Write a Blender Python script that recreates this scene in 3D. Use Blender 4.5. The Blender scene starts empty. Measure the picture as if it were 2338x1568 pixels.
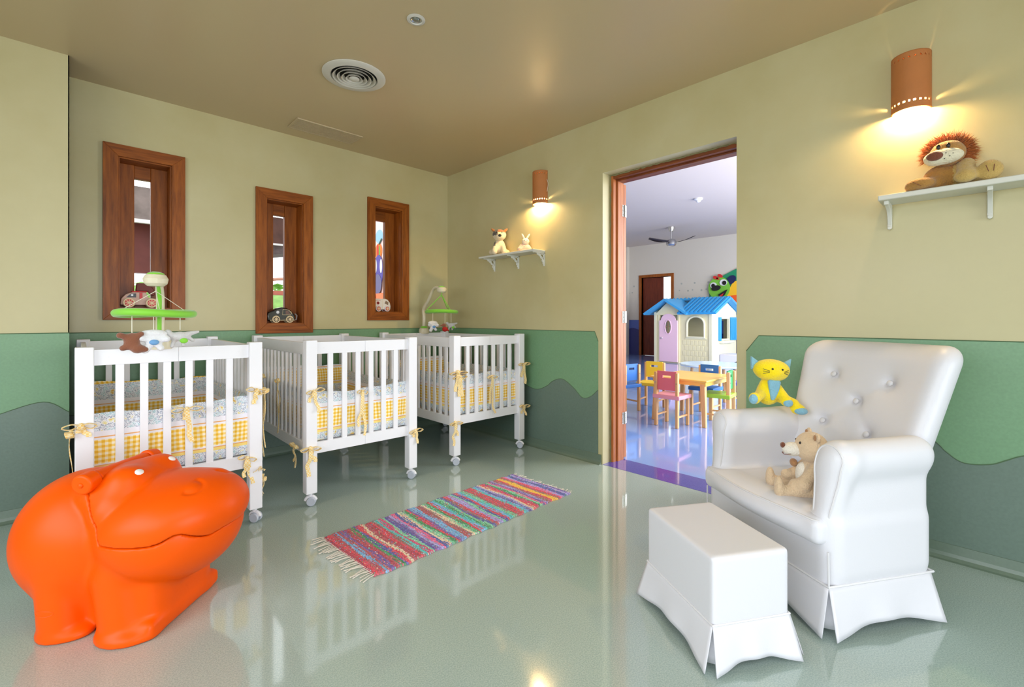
import bpy, bmesh, math, random
import numpy as np
from mathutils import Vector, Matrix
S = bpy.context.scene
COL = S.collection
PI = math.pi
random.seed(7)
rng = np.random.default_rng(11)

# ------------------------------------------------------------------ camera, sky, daylight, added fill, exposure
cam_d = bpy.data.cameras.new('camera')
cam = bpy.data.objects.new('camera', cam_d); COL.objects.link(cam)
cam_d.sensor_width = 36.0
cam_d.lens = 36.0*1049.0/2338.0
cam_d.shift_y = -(784.0-728.0)/2338.0
cam_d.clip_start = 0.05; cam_d.clip_end = 200
cam.location = (-2.906, -3.992, 1.10)
cam.rotation_euler = (PI/2, 0, math.radians(45.97)-PI/2)
S.camera = cam
vs = S.view_settings
S.display_settings.display_device = 'sRGB'
vs.view_transform = 'Standard'; vs.look = 'None'; vs.exposure = 0.0; vs.gamma = 1.0; vs.use_curve_mapping = False

w = bpy.data.worlds.new('world'); S.world = w; w.use_nodes = True
bgn = w.node_tree.nodes['Background']
bgn.inputs[0].default_value = (0.92, 0.96, 1.0, 1); bgn.inputs[1].default_value = 2.3

def area(name, loc, rot, sx, sy, power, color, spread=180):
    l = bpy.data.lights.new(name, 'AREA'); l.shape = 'RECTANGLE'; l.size = sx; l.size_y = sy
    l.energy = power; l.color = color; l.spread = math.radians(spread)
    o = bpy.data.objects.new(name, l); COL.objects.link(o); o.location = loc; o.rotation_euler = rot
    return o
# daylight through the glazed doors behind the camera (faces +Y)
area('daylight_rear', (-2.3, -8.15, 1.05), (math.radians(80), 0, 0), 3.0, 1.9, 41, (0.84, 0.91, 1.0), 100)
# fill light added at an unseen opening in the left wall (faces +X)
area('fill_left', (-5.10, -3.4, 1.55), (0, math.radians(-62), 0), 1.6, 3.4, 50, (0.86, 0.92, 1.0), 150)
# overhead fill light added above an unseen ceiling opening behind the camera (faces down)
area('fill_overhead', (-3.35, -5.0, 2.72), (0, 0, 0), 2.2, 1.1, 30, (0.88, 0.93, 1.0), 160)
# daylight through the playroom windows (right side, faces +Y)
area('daylight_playroom', (4.6, -4.1, 1.6), (math.radians(90), 0, 0), 6.5, 2.4, 440, (0.95, 0.96, 1.0))

# ------------------------------------------------------------------ materials
MATS = {}
def _new(name):
    m = bpy.data.materials.new(name); m.use_nodes = True
    nt = m.node_tree; b = nt.nodes['Principled BSDF']
    MATS[name] = m
    return m, nt, b
def srgb(r, g, b):
    f = lambda c: (c/255/12.92) if c/255 <= 0.04045 else ((c/255+0.055)/1.055)**2.4
    return (f(r), f(g), f(b))
def mat(name, rgb, rough=0.5, bump=0.0, bscale=80, vary=0.0, vscale=6, coat=0.0, metal=0.0, sheen=0.0, sub=0.0, spec=0.5, detail=3):
    m, nt, b = _new(name)
    c = srgb(*rgb)
    b.inputs['Base Color'].default_value = (*c, 1)
    b.inputs['Roughness'].default_value = rough
    b.inputs['Metallic'].default_value = metal
    b.inputs['Coat Weight'].default_value = coat
    b.inputs['Coat Roughness'].default_value = 0.05
    b.inputs['Sheen Weight'].default_value = sheen
    b.inputs['Specular IOR Level'].default_value = spec
    tc = nt.nodes.new('ShaderNodeTexCoord')
    if vary > 0:
        n = nt.nodes.new('ShaderNodeTexNoise'); n.inputs['Scale'].default_value = vscale; n.inputs['Detail'].default_value = 5
        nt.links.new(tc.outputs['Object'], n.inputs['Vector'])
        r = nt.nodes.new('ShaderNodeValToRGB')
        r.color_ramp.elements[0].position = 0.3; r.color_ramp.elements[1].position = 0.7
        r.color_ramp.elements[0].color = (*[max(0, x*(1-vary)) for x in c], 1)
        r.color_ramp.elements[1].color = (*[min(1, x*(1+vary)) for x in c], 1)
        nt.links.new(n.outputs['Fac'], r.inputs[0]); nt.links.new(r.outputs[0], b.inputs['Base Color'])
    if bump > 0:
        n = nt.nodes.new('ShaderNodeTexNoise'); n.inputs['Scale'].default_value = bscale; n.inputs['Detail'].default_value = detail
        nt.links.new(tc.outputs['Object'], n.inputs['Vector'])
        bp = nt.nodes.new('ShaderNodeBump'); bp.inputs['Strength'].default_value = bump; bp.inputs['Distance'].default_value = 0.01
        nt.links.new(n.outputs['Fac'], bp.inputs['Height']); nt.links.new(bp.outputs[0], b.inputs['Normal'])
    return m
def wood(name, dark, light, scale=(14, 14, 1.2), rough=0.42, coat=0.05):
    m, nt, b = _new(name)
    tc = nt.nodes.new('ShaderNodeTexCoord'); mp = nt.nodes.new('ShaderNodeMapping'); mp.inputs['Scale'].default_value = scale
    n = nt.nodes.new('ShaderNodeTexNoise'); n.inputs['Scale'].default_value = 3; n.inputs['Detail'].default_value = 7; n.inputs['Roughness'].default_value = 0.65
    nt.links.new(tc.outputs['Object'], mp.inputs[0]); nt.links.new(mp.outputs[0], n.inputs['Vector'])
    r = nt.nodes.new('ShaderNodeValToRGB'); r.color_ramp.elements[0].position = 0.3; r.color_ramp.elements[1].position = 0.72
    r.color_ramp.elements[0].color = (*srgb(*dark), 1); r.color_ramp.elements[1].color = (*srgb(*light), 1)
    nt.links.new(n.outputs['Fac'], r.inputs[0]); nt.links.new(r.outputs[0], b.inputs['Base Color'])
    bp = nt.nodes.new('ShaderNodeBump'); bp.inputs['Strength'].default_value = 0.15; bp.inputs['Distance'].default_value = 0.004
    nt.links.new(n.outputs['Fac'], bp.inputs['Height']); nt.links.new(bp.outputs[0], b.inputs['Normal'])
    b.inputs['Roughness'].default_value = rough; b.inputs['Coat Weight'].default_value = coat; b.inputs['Coat Roughness'].default_value = 0.2; b.inputs['Specular IOR Level'].default_value = 0.3
    return m
def emit(name, rgb, s):
    m, nt, b = _new(name)
    b.inputs['Base Color'].default_value = (*srgb(*rgb), 1)
    b.inputs['Emission Color'].default_value = (*srgb(*rgb), 1); b.inputs['Emission Strength'].default_value = s
    return m

def wall_mat():
    # limewashed cream plaster: faint trowel clouds and satin patches
    m, nt, b = _new('wall_paint')
    tc = nt.nodes.new('ShaderNodeTexCoord')
    n = nt.nodes.new('ShaderNodeTexNoise'); n.inputs['Scale'].default_value = 1.6; n.inputs['Detail'].default_value = 8; n.inputs['Roughness'].default_value = 0.6
    nt.links.new(tc.outputs['Object'], n.inputs['Vector'])
    r = nt.nodes.new('ShaderNodeValToRGB')
    r.color_ramp.elements[0].position = 0.35; r.color_ramp.elements[0].color = (*srgb(190, 180, 134), 1)
    r.color_ramp.elements[1].position = 0.7; r.color_ramp.elements[1].color = (*srgb(200, 192, 150), 1)
    nt.links.new(n.outputs['Fac'], r.inputs[0]); nt.links.new(r.outputs[0], b.inputs['Base Color'])
    r2 = nt.nodes.new('ShaderNodeMapRange'); r2.inputs['From Min'].default_value = 0.35; r2.inputs['From Max'].default_value = 0.65
    r2.inputs['To Min'].default_value = 0.32; r2.inputs['To Max'].default_value = 0.48
    nt.links.new(n.outputs['Fac'], r2.inputs['Value']); nt.links.new(r2.outputs[0], b.inputs['Roughness'])
    bp = nt.nodes.new('ShaderNodeBump'); bp.inputs['Strength'].default_value = 0.08; bp.inputs['Distance'].default_value = 0.02
    nt.links.new(n.outputs['Fac'], bp.inputs['Height']); nt.links.new(bp.outputs[0], b.inputs['Normal'])
    return m
def floor_mat(name, a, c2, rough=0.09):
    m, nt, b = _new(name)
    tc = nt.nodes.new('ShaderNodeTexCoord')
    n = nt.nodes.new('ShaderNodeTexNoise'); n.inputs['Scale'].default_value = 220; n.inputs['Detail'].default_value = 4
    nt.links.new(tc.outputs['Object'], n.inputs['Vector'])
    r = nt.nodes.new('ShaderNodeValToRGB')
    r.color_ramp.elements[0].position = 0.38; r.color_ramp.elements[0].color = (*srgb(*a), 1)
    r.color_ramp.elements[1].position = 0.62; r.color_ramp.elements[1].color = (*srgb(*c2), 1)
    nt.links.new(n.outputs['Fac'], r.inputs[0]); nt.links.new(r.outputs[0], b.inputs['Base Color'])
    n2 = nt.nodes.new('ShaderNodeTexNoise'); n2.inputs['Scale'].default_value = 3.5; n2.inputs['Detail'].default_value = 3
    nt.links.new(tc.outputs['Object'], n2.inputs['Vector'])
    bp = nt.nodes.new('ShaderNodeBump'); bp.inputs['Strength'].default_value = 0.12; bp.inputs['Distance'].default_value = 0.004
    nt.links.new(n2.outputs['Fac'], bp.inputs['Height']); nt.links.new(bp.outputs[0], b.inputs['Normal'])
    b.inputs['Roughness'].default_value = rough; b.inputs['Coat Weight'].default_value = 0.6; b.inputs['Coat Roughness'].default_value = 0.04
    b.inputs['Specular IOR Level'].default_value = 0.7
    return m
def glass_mat():
    m, nt, b = _new('window_glass')
    b.inputs['Base Color'].default_value = (1, 1, 1, 1); b.inputs['Roughness'].default_value = 0.0
    b.inputs['Transmission Weight'].default_value = 1.0; b.inputs['IOR'].default_value = 1.02
    return m
wall_paint = wall_mat()
ceil_paint = mat('ceiling_paint', (196, 176, 138), 0.33, bump=0.06, bscale=2.5)
floor_green = floor_mat('green_vinyl', (156, 174, 166), (176, 192, 184))
floor_blue = floor_mat('blue_vinyl', (130, 166, 232), (142, 176, 240), 0.1)
strip_blue = floor_mat('violet_vinyl', (78, 70, 165), (92, 84, 180), 0.12)
dado_green = mat('dado_green', (116, 156, 118), 0.38, vary=0.05, vscale=90, bump=0.03)
dado_dark = mat('dado_grey_green', (102, 122, 110), 0.38, vary=0.06, vscale=90, bump=0.03)
dado_edge = mat('dado_edge', (84, 112, 80), 0.5)
base_mat = mat('cove_base', (104, 122, 106), 0.3, vary=0.04, vscale=90)
play_wall = mat('playroom_paint', (208, 202, 190), 0.6, bump=0.03, bscale=3)
play_ceil = mat('playroom_ceiling_paint', (204, 192, 184), 0.6)
play_dado = mat('playroom_dado_blue', (70, 92, 165), 0.4)
play_dado2 = mat('playroom_dado_navy', (30, 36, 105), 0.4)
woodV = wood('stained_wood', (112, 54, 10), (172, 96, 28))
woodH = wood('stained_wood_across', (108, 52, 10), (170, 94, 28), scale=(1.2, 14, 14))
woodJ = wood('door_frame_wood', (150, 78, 36), (198, 122, 66), scale=(16, 16, 1.0))
woodDark = wood('dark_door_wood', (84, 30, 14), (122, 50, 26))
woodLight = wood('beech', (214, 160, 104), (236, 190, 136), rough=0.4)
glass = glass_mat()
white_paint = mat('white_lacquer', (232, 232, 236), 0.32, bump=0.02, bscale=30)
white_shelf = mat('shelf_white', (214, 214, 204), 0.4)
leather = mat('white_leatherette', (220, 220, 226), 0.42, bump=0.05, bscale=260)
leather_pipe = mat('leatherette_piping', (222, 221, 224), 0.4)
steel = mat('brushed_steel', (190, 190, 188), 0.3, metal=1.0)
caster_grey = mat('caster_grey', (182, 188, 200), 0.35)
white_plastic = mat('white_plastic', (226, 226, 230), 0.3)
black = mat('black', (18, 17, 20), 0.35)
orange = mat('orange_plastic', (238, 86, 0), 0.38, bump=0.02, bscale=60, vary=0.03, spec=0.2)
terracotta = mat('terracotta', (184, 116, 62), 0.7, bump=0.1, bscale=60, vary=0.06)
vent_white = mat('vent_white', (205, 200, 188), 0.5)
vent_beige = mat('vent_beige', (190, 172, 138), 0.5)
dark_void = mat('dark_void', (20, 18, 16), 0.9)

# ------------------------------------------------------------------ building blocks
def tag(o, label=None, cat=None, group=None, kind=None):
    if label: o['label'] = label
    if cat: o['category'] = cat
    if group: o['group'] = group
    if kind: o['kind'] = kind
    return o
def empty(name, loc=(0, 0, 0), rz=0.0, rot=None):
    o = bpy.data.objects.new(name, None); COL.objects.link(o); o.location = loc
    o.rotation_euler = rot if rot else (0, 0, rz); o.empty_display_size = 0.05
    return o
def link_mesh(name, V, Fc, mats, parent=None, smooth=True, mi=None, loc=None, auto=None):
    me = bpy.data.meshes.new(name)
    me.from_pydata([tuple(map(float, v)) for v in V], [], [tuple(map(int, f)) for f in Fc])
    if not isinstance(mats, (list, tuple)): mats = [mats]
    for m in mats: me.materials.append(m)
    if mi is not None: me.polygons.foreach_set('material_index', np.asarray(mi, dtype=np.int32))
    if smooth: me.polygons.foreach_set('use_smooth', np.ones(len(me.polygons), dtype=bool))
    if smooth and auto is not None:
        try: me.set_sharp_from_angle(angle=math.radians(auto))
        except Exception: pass
    me.validate(); me.update()
    o = bpy.data.objects.new(name, me); COL.objects.link(o)
    if parent is not None: o.parent = parent
    if loc is not None: o.location = loc
    return o
class MB:
    def __init__(s): s.V = []; s.F = []; s.mi = []
    def add(s, V, F, mi=0, M=None):
        b = len(s.V)
        for v in V: s.V.append(tuple(M @ Vector(v)) if M is not None else tuple(v))
        for f in F: s.F.append(tuple(b+i for i in f)); s.mi.append(mi)
        return s
    def box(s, x0, x1, y0, y1, z0, z1, mi=0, M=None):
        V = [(x0,y0,z0),(x1,y0,z0),(x1,y1,z0),(x0,y1,z0),(x0,y0,z1),(x1,y0,z1),(x1,y1,z1),(x0,y1,z1)]
        F = [(0,3,2,1),(4,5,6,7),(0,1,5,4),(1,2,6,5),(2,3,7,6),(3,0,4,7)]
        return s.add(V, F, mi, M)
    def prism(s, pts, axis, a, b, mi=0, M=None):
        # pts polygon (ccw) in the plane of the two other axes, extruded along axis from a to b
        def mk(p, t):
            if axis == 0: return (t, p[0], p[1])
            if axis == 1: return (p[0], t, p[1])
            return (p[0], p[1], t)
        n = len(pts); V = [mk(p, a) for p in pts]+[mk(p, b) for p in pts]
        F = [tuple(range(n-1, -1, -1)), tuple(range(n, 2*n))]+[(i, (i+1) % n, n+(i+1) % n, n+i) for i in range(n)]
        if axis == 1: F = [tuple(reversed(f)) for f in F]
        return s.add(V, F, mi, M)
    def lathe(s, prof, n=24, mi=0, M=None, cap=True):
        V = []; F = []
        for r, z in prof:
            for k in range(n):
                a = 2*PI*k/n; V.append((r*math.cos(a), r*math.sin(a), z))
        for j in range(len(prof)-1):
            for k in range(n):
                F.append((j*n+k, j*n+(k+1) % n, (j+1)*n+(k+1) % n, (j+1)*n+k))
        if cap:
            F.append(tuple(range(n-1, -1, -1))); F.append(tuple(range((len(prof)-1)*n, len(prof)*n)))
        return s.add(V, F, mi, M)
    def cyl(s, p, q, r, n=16, mi=0, r2=None):
        p = Vector(p); q = Vector(q); d = q-p; L = d.length
        M = Matrix.Translation(p) @ d.to_track_quat('Z', 'Y').to_matrix().to_4x4()
        return s.lathe([(r, 0), (r if r2 is None else r2, L)], n, mi, M)
    def tube(s, pts, r, n=10, mi=0, closed=False):
        P = [Vector(p) for p in pts]; m = len(P); V = []; F = []
        R = r if isinstance(r, (list, tuple)) else [r]*m
        up = Vector((0, 0, 1)); prev = None
        for i in range(m):
            if closed: d = P[(i+1) % m]-P[i-1]
            else: d = P[min(i+1, m-1)]-P[max(i-1, 0)]
            d.normalize()
            if prev is None:
                a = up if abs(d.z) < 0.9 else Vector((1, 0, 0)); u = d.cross(a).normalized()
            else:
                u = (prev-d*prev.dot(d)).normalized()
            prev = u; v = d.cross(u)
            for k in range(n):
                t = 2*PI*k/n; V.append(P[i]+(u*math.cos(t)+v*math.sin(t))*R[i])
        rngm = m if closed else m-1
        for i in range(rngm):
            for k in range(n):
                j = (i+1) % m
                F.append((i*n+k, i*n+(k+1) % n, j*n+(k+1) % n, j*n+k))
        if not closed:
            F.append(tuple(range(n-1, -1, -1))); F.append(tuple(range((m-1)*n, m*n)))
        return s.add(V, F, mi)
    def ribbon(s, pts, wdt, th=0.0015, wdir=(0, 0, 1), mi=0):
        # flat cloth strip along pts, width along wdir
        P = [Vector(p) for p in pts]; W = Vector(wdir).normalized(); V = []; F = []
        for i, p in enumerate(P):
            d = (P[min(i+1, len(P)-1)]-P[max(i-1, 0)]).normalized(); nrm = d.cross(W)
            if nrm.length < 1e-4: nrm = Vector((0, 1, 0))
            nrm.normalize(); ww = nrm.cross(d).normalized()
            for a, b in ((-1, -1), (1, -1), (1, 1), (-1, 1)): V.append(p+ww*a*wdt/2+nrm*b*th/2)
        for i in range(len(P)-1):
            for k in range(4): F.append((i*4+k, i*4+(k+1) % 4, (i+1)*4+(k+1) % 4, (i+1)*4+k))
        F.append((3, 2, 1, 0)); k = (len(P)-1)*4; F.append((k, k+1, k+2, k+3))
        return s.add(V, F, mi)
    def sphere(s, c, r, n=16, m=10, mi=0, M=None):
        if not isinstance(r, (list, tuple)): r = (r, r, r)
        V = [(c[0], c[1], c[2]-r[2])]; F = []
        for j in range(1, m):
            t = PI*j/m
            for k in range(n):
                a = 2*PI*k/n; V.append((c[0]+r[0]*math.sin(t)*math.cos(a), c[1]+r[1]*math.sin(t)*math.sin(a), c[2]-r[2]*math.cos(t)))
        V.append((c[0], c[1], c[2]+r[2])); L = len(V)-1
        for k in range(n):
            F.append((0, 1+(k+1) % n, 1+k)); F.append((L, 1+(m-2)*n+k, 1+(m-2)*n+(k+1) % n))
        for j in range(m-2):
            for k in range(n):
                a = 1+j*n+k; b = 1+j*n+(k+1) % n; F.append((a, b, b+n, a+n))
        return s.add(V, F, mi, M)
    def build(s, name, mats, parent=None, bevel=0.0, smooth=True, loc=None, auto=35, seg=2):
        o = link_mesh(name, s.V, s.F, mats, parent, smooth, s.mi, loc, auto)
        if bevel:
            b = o.modifiers.new('bevel', 'BEVEL'); b.width = bevel; b.segments = seg; b.limit_method = 'ANGLE'; b.angle_limit = math.radians(40)
        return o
def copy_tree(o, parent=None):
    c = o.copy(); COL.objects.link(c)
    if parent is not None: c.parent = parent
    for ch in [x for x in bpy.data.objects if x.parent == o]: copy_tree(ch, c)
    return c

# wall with openings: plane axis 'x' or 'y', spans u0..u1 and z0..z1, thickness t0..t1
def wall_block(name, axis, u0, u1, z0, z1, t0, t1, holes, m, kind='structure'):
    us = sorted(set([u0, u1]+[h[0] for h in holes]+[h[1] for h in holes])); zs = sorted(set([z0, z1]+[h[2] for h in holes]+[h[3] for h in holes]))
    us = [u for u in us if u0 <= u <= u1]; zs = [z for z in zs if z0 <= z <= z1]
    nu, nz = len(us)-1, len(zs)-1
    sol = [[not any(h[0]-1e-6 <= (us[i]+us[i+1])/2 <= h[1] and h[2] <= (zs[j]+zs[j+1])/2 <= h[3] for h in holes) for j in range(nz)] for i in range(nu)]
    mb = MB()
    def P(u, t, z): return (u, t, z) if axis == 'y' else (t, u, z)
    fl = (axis == 'x')
    def q(a):
        mb.add(a, [(3, 2, 1, 0) if fl else (0, 1, 2, 3)])
    S_ = lambda i, j: 0 <= i < nu and 0 <= j < nz and sol[i][j]
    for i in range(nu):
        for j in range(nz):
            if not sol[i][j]: continue
            a, b, c, d = us[i], us[i+1], zs[j], zs[j+1]
            q([P(a, t0, c), P(b, t0, c), P(b, t0, d), P(a, t0, d)])
            q([P(b, t1, c), P(a, t1, c), P(a, t1, d), P(b, t1, d)])
            if not S_(i-1, j): q([P(a, t1, c), P(a, t0, c), P(a, t0, d), P(a, t1, d)])
            if not S_(i+1, j): q([P(b, t0, c), P(b, t1, c), P(b, t1, d), P(b, t0, d)])
            if not S_(i, j-1): q([P(a, t1, c), P(b, t1, c), P(b, t0, c), P(a, t0, c)])
            if not S_(i, j+1): q([P(a, t0, d), P(b, t0, d), P(b, t1, d), P(a, t1, d)])
    o = mb.build(name, m, smooth=False); o['kind'] = kind
    return o

# ---- implicit-surface modeller for soft, moulded and plush shapes
def ell(c, r):
    c = np.array(c, float); r = np.array(r, float)
    def f(P):
        q = (P-c)/r; k0 = np.sqrt((q**2).sum(-1))+1e-9; k1 = np.sqrt(((q/r)**2).sum(-1))+1e-9
        return k0*(k0-1)/k1
    return f
def rell(c, r, R):
    # ellipsoid turned by rotation matrix R
    R = np.array(R, float); g = ell((0, 0, 0), r); c = np.array(c, float)
    return lambda P: g((P-c) @ R)
def cap(a, b, r1, r2=None):
    a = np.array(a, float); b = np.array(b, float); r2 = r1 if r2 is None else r2; d = b-a; L = (d**2).sum()
    def f(P):
        t = np.clip(((P-a) @ d)/L, 0, 1)
        return np.sqrt(((P-(a+t[..., None]*d))**2).sum(-1))-(r1+(r2-r1)*t)
    return f
def rbox(c, h, r):
    c = np.array(c, float); h = np.array(h, float)-r
    def f(P):
        q = np.abs(P-c)-h
        return np.sqrt((np.maximum(q, 0)**2).sum(-1))+np.minimum(q.max(-1), 0)-r
    return f
def smin(a, b, k):
    h = np.clip(0.5+0.5*(b-a)/k, 0, 1)
    return b+(a-b)*h-k*h*(1-h)
def union(fs, k):
    def f(P):
        v = fs[0](P)
        for g in fs[1:]:
            kk = k
            if isinstance(g, tuple): g, kk = g
            v = smin(v, g(P), kk) if kk > 0 else np.minimum(v, g(P))
        return v
    return f
def nets(f, lo, hi, h):
    lo = np.array(lo, float); hi = np.array(hi, float)
    n = np.ceil((hi-lo)/h).astype(int)+1
    ax = [lo[i]+h*np.arange(n[i]) for i in range(3)]
    G = np.stack(np.meshgrid(*ax, indexing='ij'), -1)
    Vv = f(G.reshape(-1, 3)).reshape(n)
    s = Vv < 0
    c = [s[i:n[0]-1+i, j:n[1]-1+j, k:n[2]-1+k] for i in (0, 1) for j in (0, 1) for k in (0, 1)]
    anyc = np.logical_or.reduce(c); allc = np.logical_and.reduce(c); act = anyc & ~allc
    acc = np.zeros(act.shape+(3,)); cnt = np.zeros(act.shape)
    for axis in range(3):
        o1, o2 = [a for a in range(3) if a != axis]
        for i in (0, 1):
            for j in (0, 1):
                off = [0, 0, 0]; off[o1] = i; off[o2] = j
                off2 = list(off); off2[axis] = 1
                sl = tuple(slice(off[a], n[a]-1+off[a]) for a in range(3)); sl2 = tuple(slice(off2[a], n[a]-1+off2[a]) for a in range(3))
                A = Vv[sl]; B = Vv[sl2]; cr = (A < 0) != (B < 0)
                t = np.where(cr, A/np.where(np.abs(A-B) < 1e-12, 1e-12, A-B), 0)
                for a in range(3):
                    acc[..., a] += np.where(cr, (t if a == axis else off[a]), 0)
                cnt += cr
    idx = -np.ones(act.shape, dtype=np.int64); ii = np.argwhere(act); idx[act] = np.arange(len(ii))
    P = lo+h*(ii+acc[act]/cnt[act][:, None])
    Fs = []
    for axis in range(3):
        o1, o2 = (axis+1) % 3, (axis+2) % 3
        sl = [slice(None)]*3; sl2 = [slice(None)]*3; sl[axis] = slice(0, n[axis]-1); sl2[axis] = slice(1, n[axis])
        A = s[tuple(sl)]; B = s[tuple(sl2)]; cr = np.argwhere(A != B)
        ok = (cr[:, o1] > 0) & (cr[:, o2] > 0) & (cr[:, o1] < n[o1]-1) & (cr[:, o2] < n[o2]-1); cr = cr[ok]
        ins = A[tuple(cr.T)]
        def g(d1, d2):
            q = cr.copy(); q[:, o1] -= d1; q[:, o2] -= d2; return idx[tuple(q.T)]
        q = np.stack([g(1, 1), g(0, 1), g(0, 0), g(1, 0)], 1)
        q[~ins] = q[~ins][:, ::-1]
        Fs.append(q)
    return P, np.concatenate(Fs)
def blob(name, f, lo, hi, h, m, parent=None, mi=None, sm=0):
    V, Fc = nets(f, lo, hi, h)
    idx = None
    if mi is not None: idx = mi(V[Fc].mean(1))
    o = link_mesh(name, V, Fc, m, parent, True, idx)
    if sm:
        k = o.modifiers.new('smooth', 'SMOOTH'); k.factor = 0.5; k.iterations = sm
    return o
def arc(c, r, a0, a1, n, plane='xz'):
    out = []
    for i in range(n+1):
        a = a0+(a1-a0)*i/n; u, v = r*math.cos(a), r*math.sin(a)
        out.append({'xz': (c[0]+u, c[1], c[2]+v), 'xy': (c[0]+u, c[1]+v, c[2]), 'yz': (c[0], c[1]+u, c[2]+v)}[plane])
    return out
def smooth_path(pts, n=6):
    # Catmull-Rom
    P = [Vector(p) for p in pts]; P = [P[0]*2-P[1]]+P+[P[-1]*2-P[-2]]; out = []
    for i in range(1, len(P)-2):
        for k in range(n):
            t = k/n; a, b, c, d = P[i-1], P[i], P[i+1], P[i+2]
            out.append(0.5*((2*b)+(c-a)*t+(2*a-5*b+4*c-d)*t*t+(3*b-a-3*c+d)*t**3))
    out.append(P[-2]); return out
# ------------------------------------------------------------------ the nursery shell
H = 2.615
WT = 0.22
# window casings outer: x0,x1,z0,z1
WIN = [(-2.744, -2.304, 1.094, 2.251), (-1.848, -1.411, 0.985, 2.139), (-0.914, -0.479, 1.088, 2.231)]
CW = 0.077
wholes = [(x0+CW, x1-CW, z0+CW, z1-CW) for x0, x1, z0, z1 in WIN]
wall_block('wall_back', 'y', -2.9, 0.0, 0, H, 0.0, WT, wholes, wall_paint)
mb = MB().box(-5.4, -2.9, -0.32, WT, 0, H); o = mb.build('wall_back_left', wall_paint, smooth=False); o.name = 'wall_northwest'; o['kind'] = 'structure'
DY0, DY1, DZ = -2.939, -1.972, 2.203
wall_block('wall_right', 'x', -8.2, WT, 0, 3.5, 0.0, WT, [(DY0, DY1, 0, DZ)], wall_paint)
wall_block('wall_rear', 'y', -5.4, 0.0, 0, H, -8.4, -8.2, [(-4.2, -0.4, 0, 2.25)], wall_paint)
wall_block('wall_left', 'x', -8.2, -0.32, 0, H, -5.4, -5.2, [(-5.2, -1.6, 0.4, 2.4)], wall_paint)  # unseen opening made for the added left fill light
mb = MB().box(-5.4, 0.0, -8.4, 0.0, -0.12, 0.0); o = mb.build('floor', floor_green, smooth=False); o['kind'] = 'structure'
mb = MB()
for b_ in ((-5.4, 0.0, -4.4, WT), (-5.4, 0.0, -8.4, -5.6), (-5.4, -4.55, -5.6, -4.4), (-2.15, 0.0, -5.6, -4.4)): mb.box(*b_, H, H+0.15)  # gap left out of view for the added overhead fill light
o = mb.build('ceiling', ceil_paint, smooth=False); o['kind'] = 'structure'
# painted dado: raised edge, green upper field, grey-green hills below
def wave_pts(pts, n=6): return [(p.x, p.y) for p in smooth_path([(a, b, 0) for a, b in pts], n)]
def dado(name, axis, t, sgn, top, wave, base=0.07):
    # polygon top outline 'top' = [(u,z)...] left to right; wave left to right
    wv = wave_pts(wave)
    n_ = len(wv)
    def P(u, z, d):
        return (u, t+sgn*d, z) if axis == 'y' else (t+sgn*d, u, z)
    root = empty(name); root['kind'] = 'structure'
    def sheet(pn, up, lo, d, m):
        # strip between two polylines sampled at common u
        us = sorted(set([round(u, 5) for u, _ in up+lo])); us = [u for u in us if max(up[0][0], lo[0][0])-1e-6 <= u <= min(up[-1][0], lo[-1][0])+1e-6]
        ui = lambda L, u: float(np.interp(u, [a for a, _ in L], [b for _, b in L]))
        mb = MB(); V = []; F = []
        for u in us:
            a, b = ui(up, u), ui(lo, u)
            V += [P(u, b, 0), P(u, a, 0), P(u, a, d), P(u, b, d)]
        for i in range(len(us)-1):
            for k in range(4): F.append((i*4+k, i*4+(k+1) % 4, i*4+4+(k+1) % 4, i*4+4+k))
        F += [(0, 1, 2, 3), (len(V)-1, len(V)-2, len(V)-3, len(V)-4)]
        mb.add(V, F); o = mb.build(pn, m, root, smooth=False)
        bm = bmesh.new(); bm.from_mesh(o.data); bmesh.ops.recalc_face_normals(bm, faces=bm.faces); bm.to_mesh(o.data); bm.free()
        return o
    sheet('upper_band', top, wv, 0.003, dado_green)
    sheet('hill_band', wv, [(wv[0][0], base), (wv[-1][0], base)], 0.0045, dado_dark)
    e = MB(); pts = [P(u, z, 0.002) for u, z in top]; e.tube(pts, 0.0028, 6); e.build('painted_edge', dado_edge, root)
    e = MB(); pts = [P(u, z, 0.0045) for u, z in wv]; e.tube(pts, 0.0022, 6); e.build('hill_edge', dado_edge, root)
    return root
dado('trim_1', 'y', -0.0, -1, [(-2.9, 1.012), (0.0, 1.007)], [(-2.9, 0.50), (-2.6, 0.42), (-2.3, 0.5), (-2.0, 0.62), (-1.7, 0.55), (-1.35, 0.42), (-1.0, 0.5), (-0.6, 0.62), (-0.3, 0.55), (0.0, 0.46)])
dado('trim_2', 'y', -0.32, -1, [(-5.2, 1.02), (-2.9, 1.02)], [(-5.2, 0.55), (-4.5, 0.4), (-3.9, 0.6), (-3.5, 0.45), (-3.25, 0.56), (-3.17, 0.591), (-3.003, 0.636), (-2.9, 0.565)])
dado('trim_3', 'x', 0.0, -1, [(-1.932, 0.93), (-1.90, 1.004), (0.0, 1.007)], [(-1.932, 0.559), (-1.86, 0.50), (-1.783, 0.484), (-1.696, 0.551), (-1.583, 0.61), (-1.48, 0.585), (-1.416, 0.539), (-1.306, 0.497), (-1.185, 0.515), (-0.9, 0.6), (-0.5, 0.5), (-0.2, 0.42), (0, 0.46)])
dado('trim_4', 'x', 0.0, -1, [(-8.1, 1.0), (-3.064, 1.003), (-2.995, 0.91)], [(-8.1, 0.5), (-4.9, 0.7), (-4.5, 0.62), (-4.25, 0.58), (-4.1, 0.522), (-4.052, 0.493), (-4.0, 0.463), (-3.918, 0.452), (-3.86, 0.491), (-3.808, 0.542), (-3.6, 0.68), (-3.3, 0.6), (-3.1, 0.5), (-2.995, 0.48)])
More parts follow.
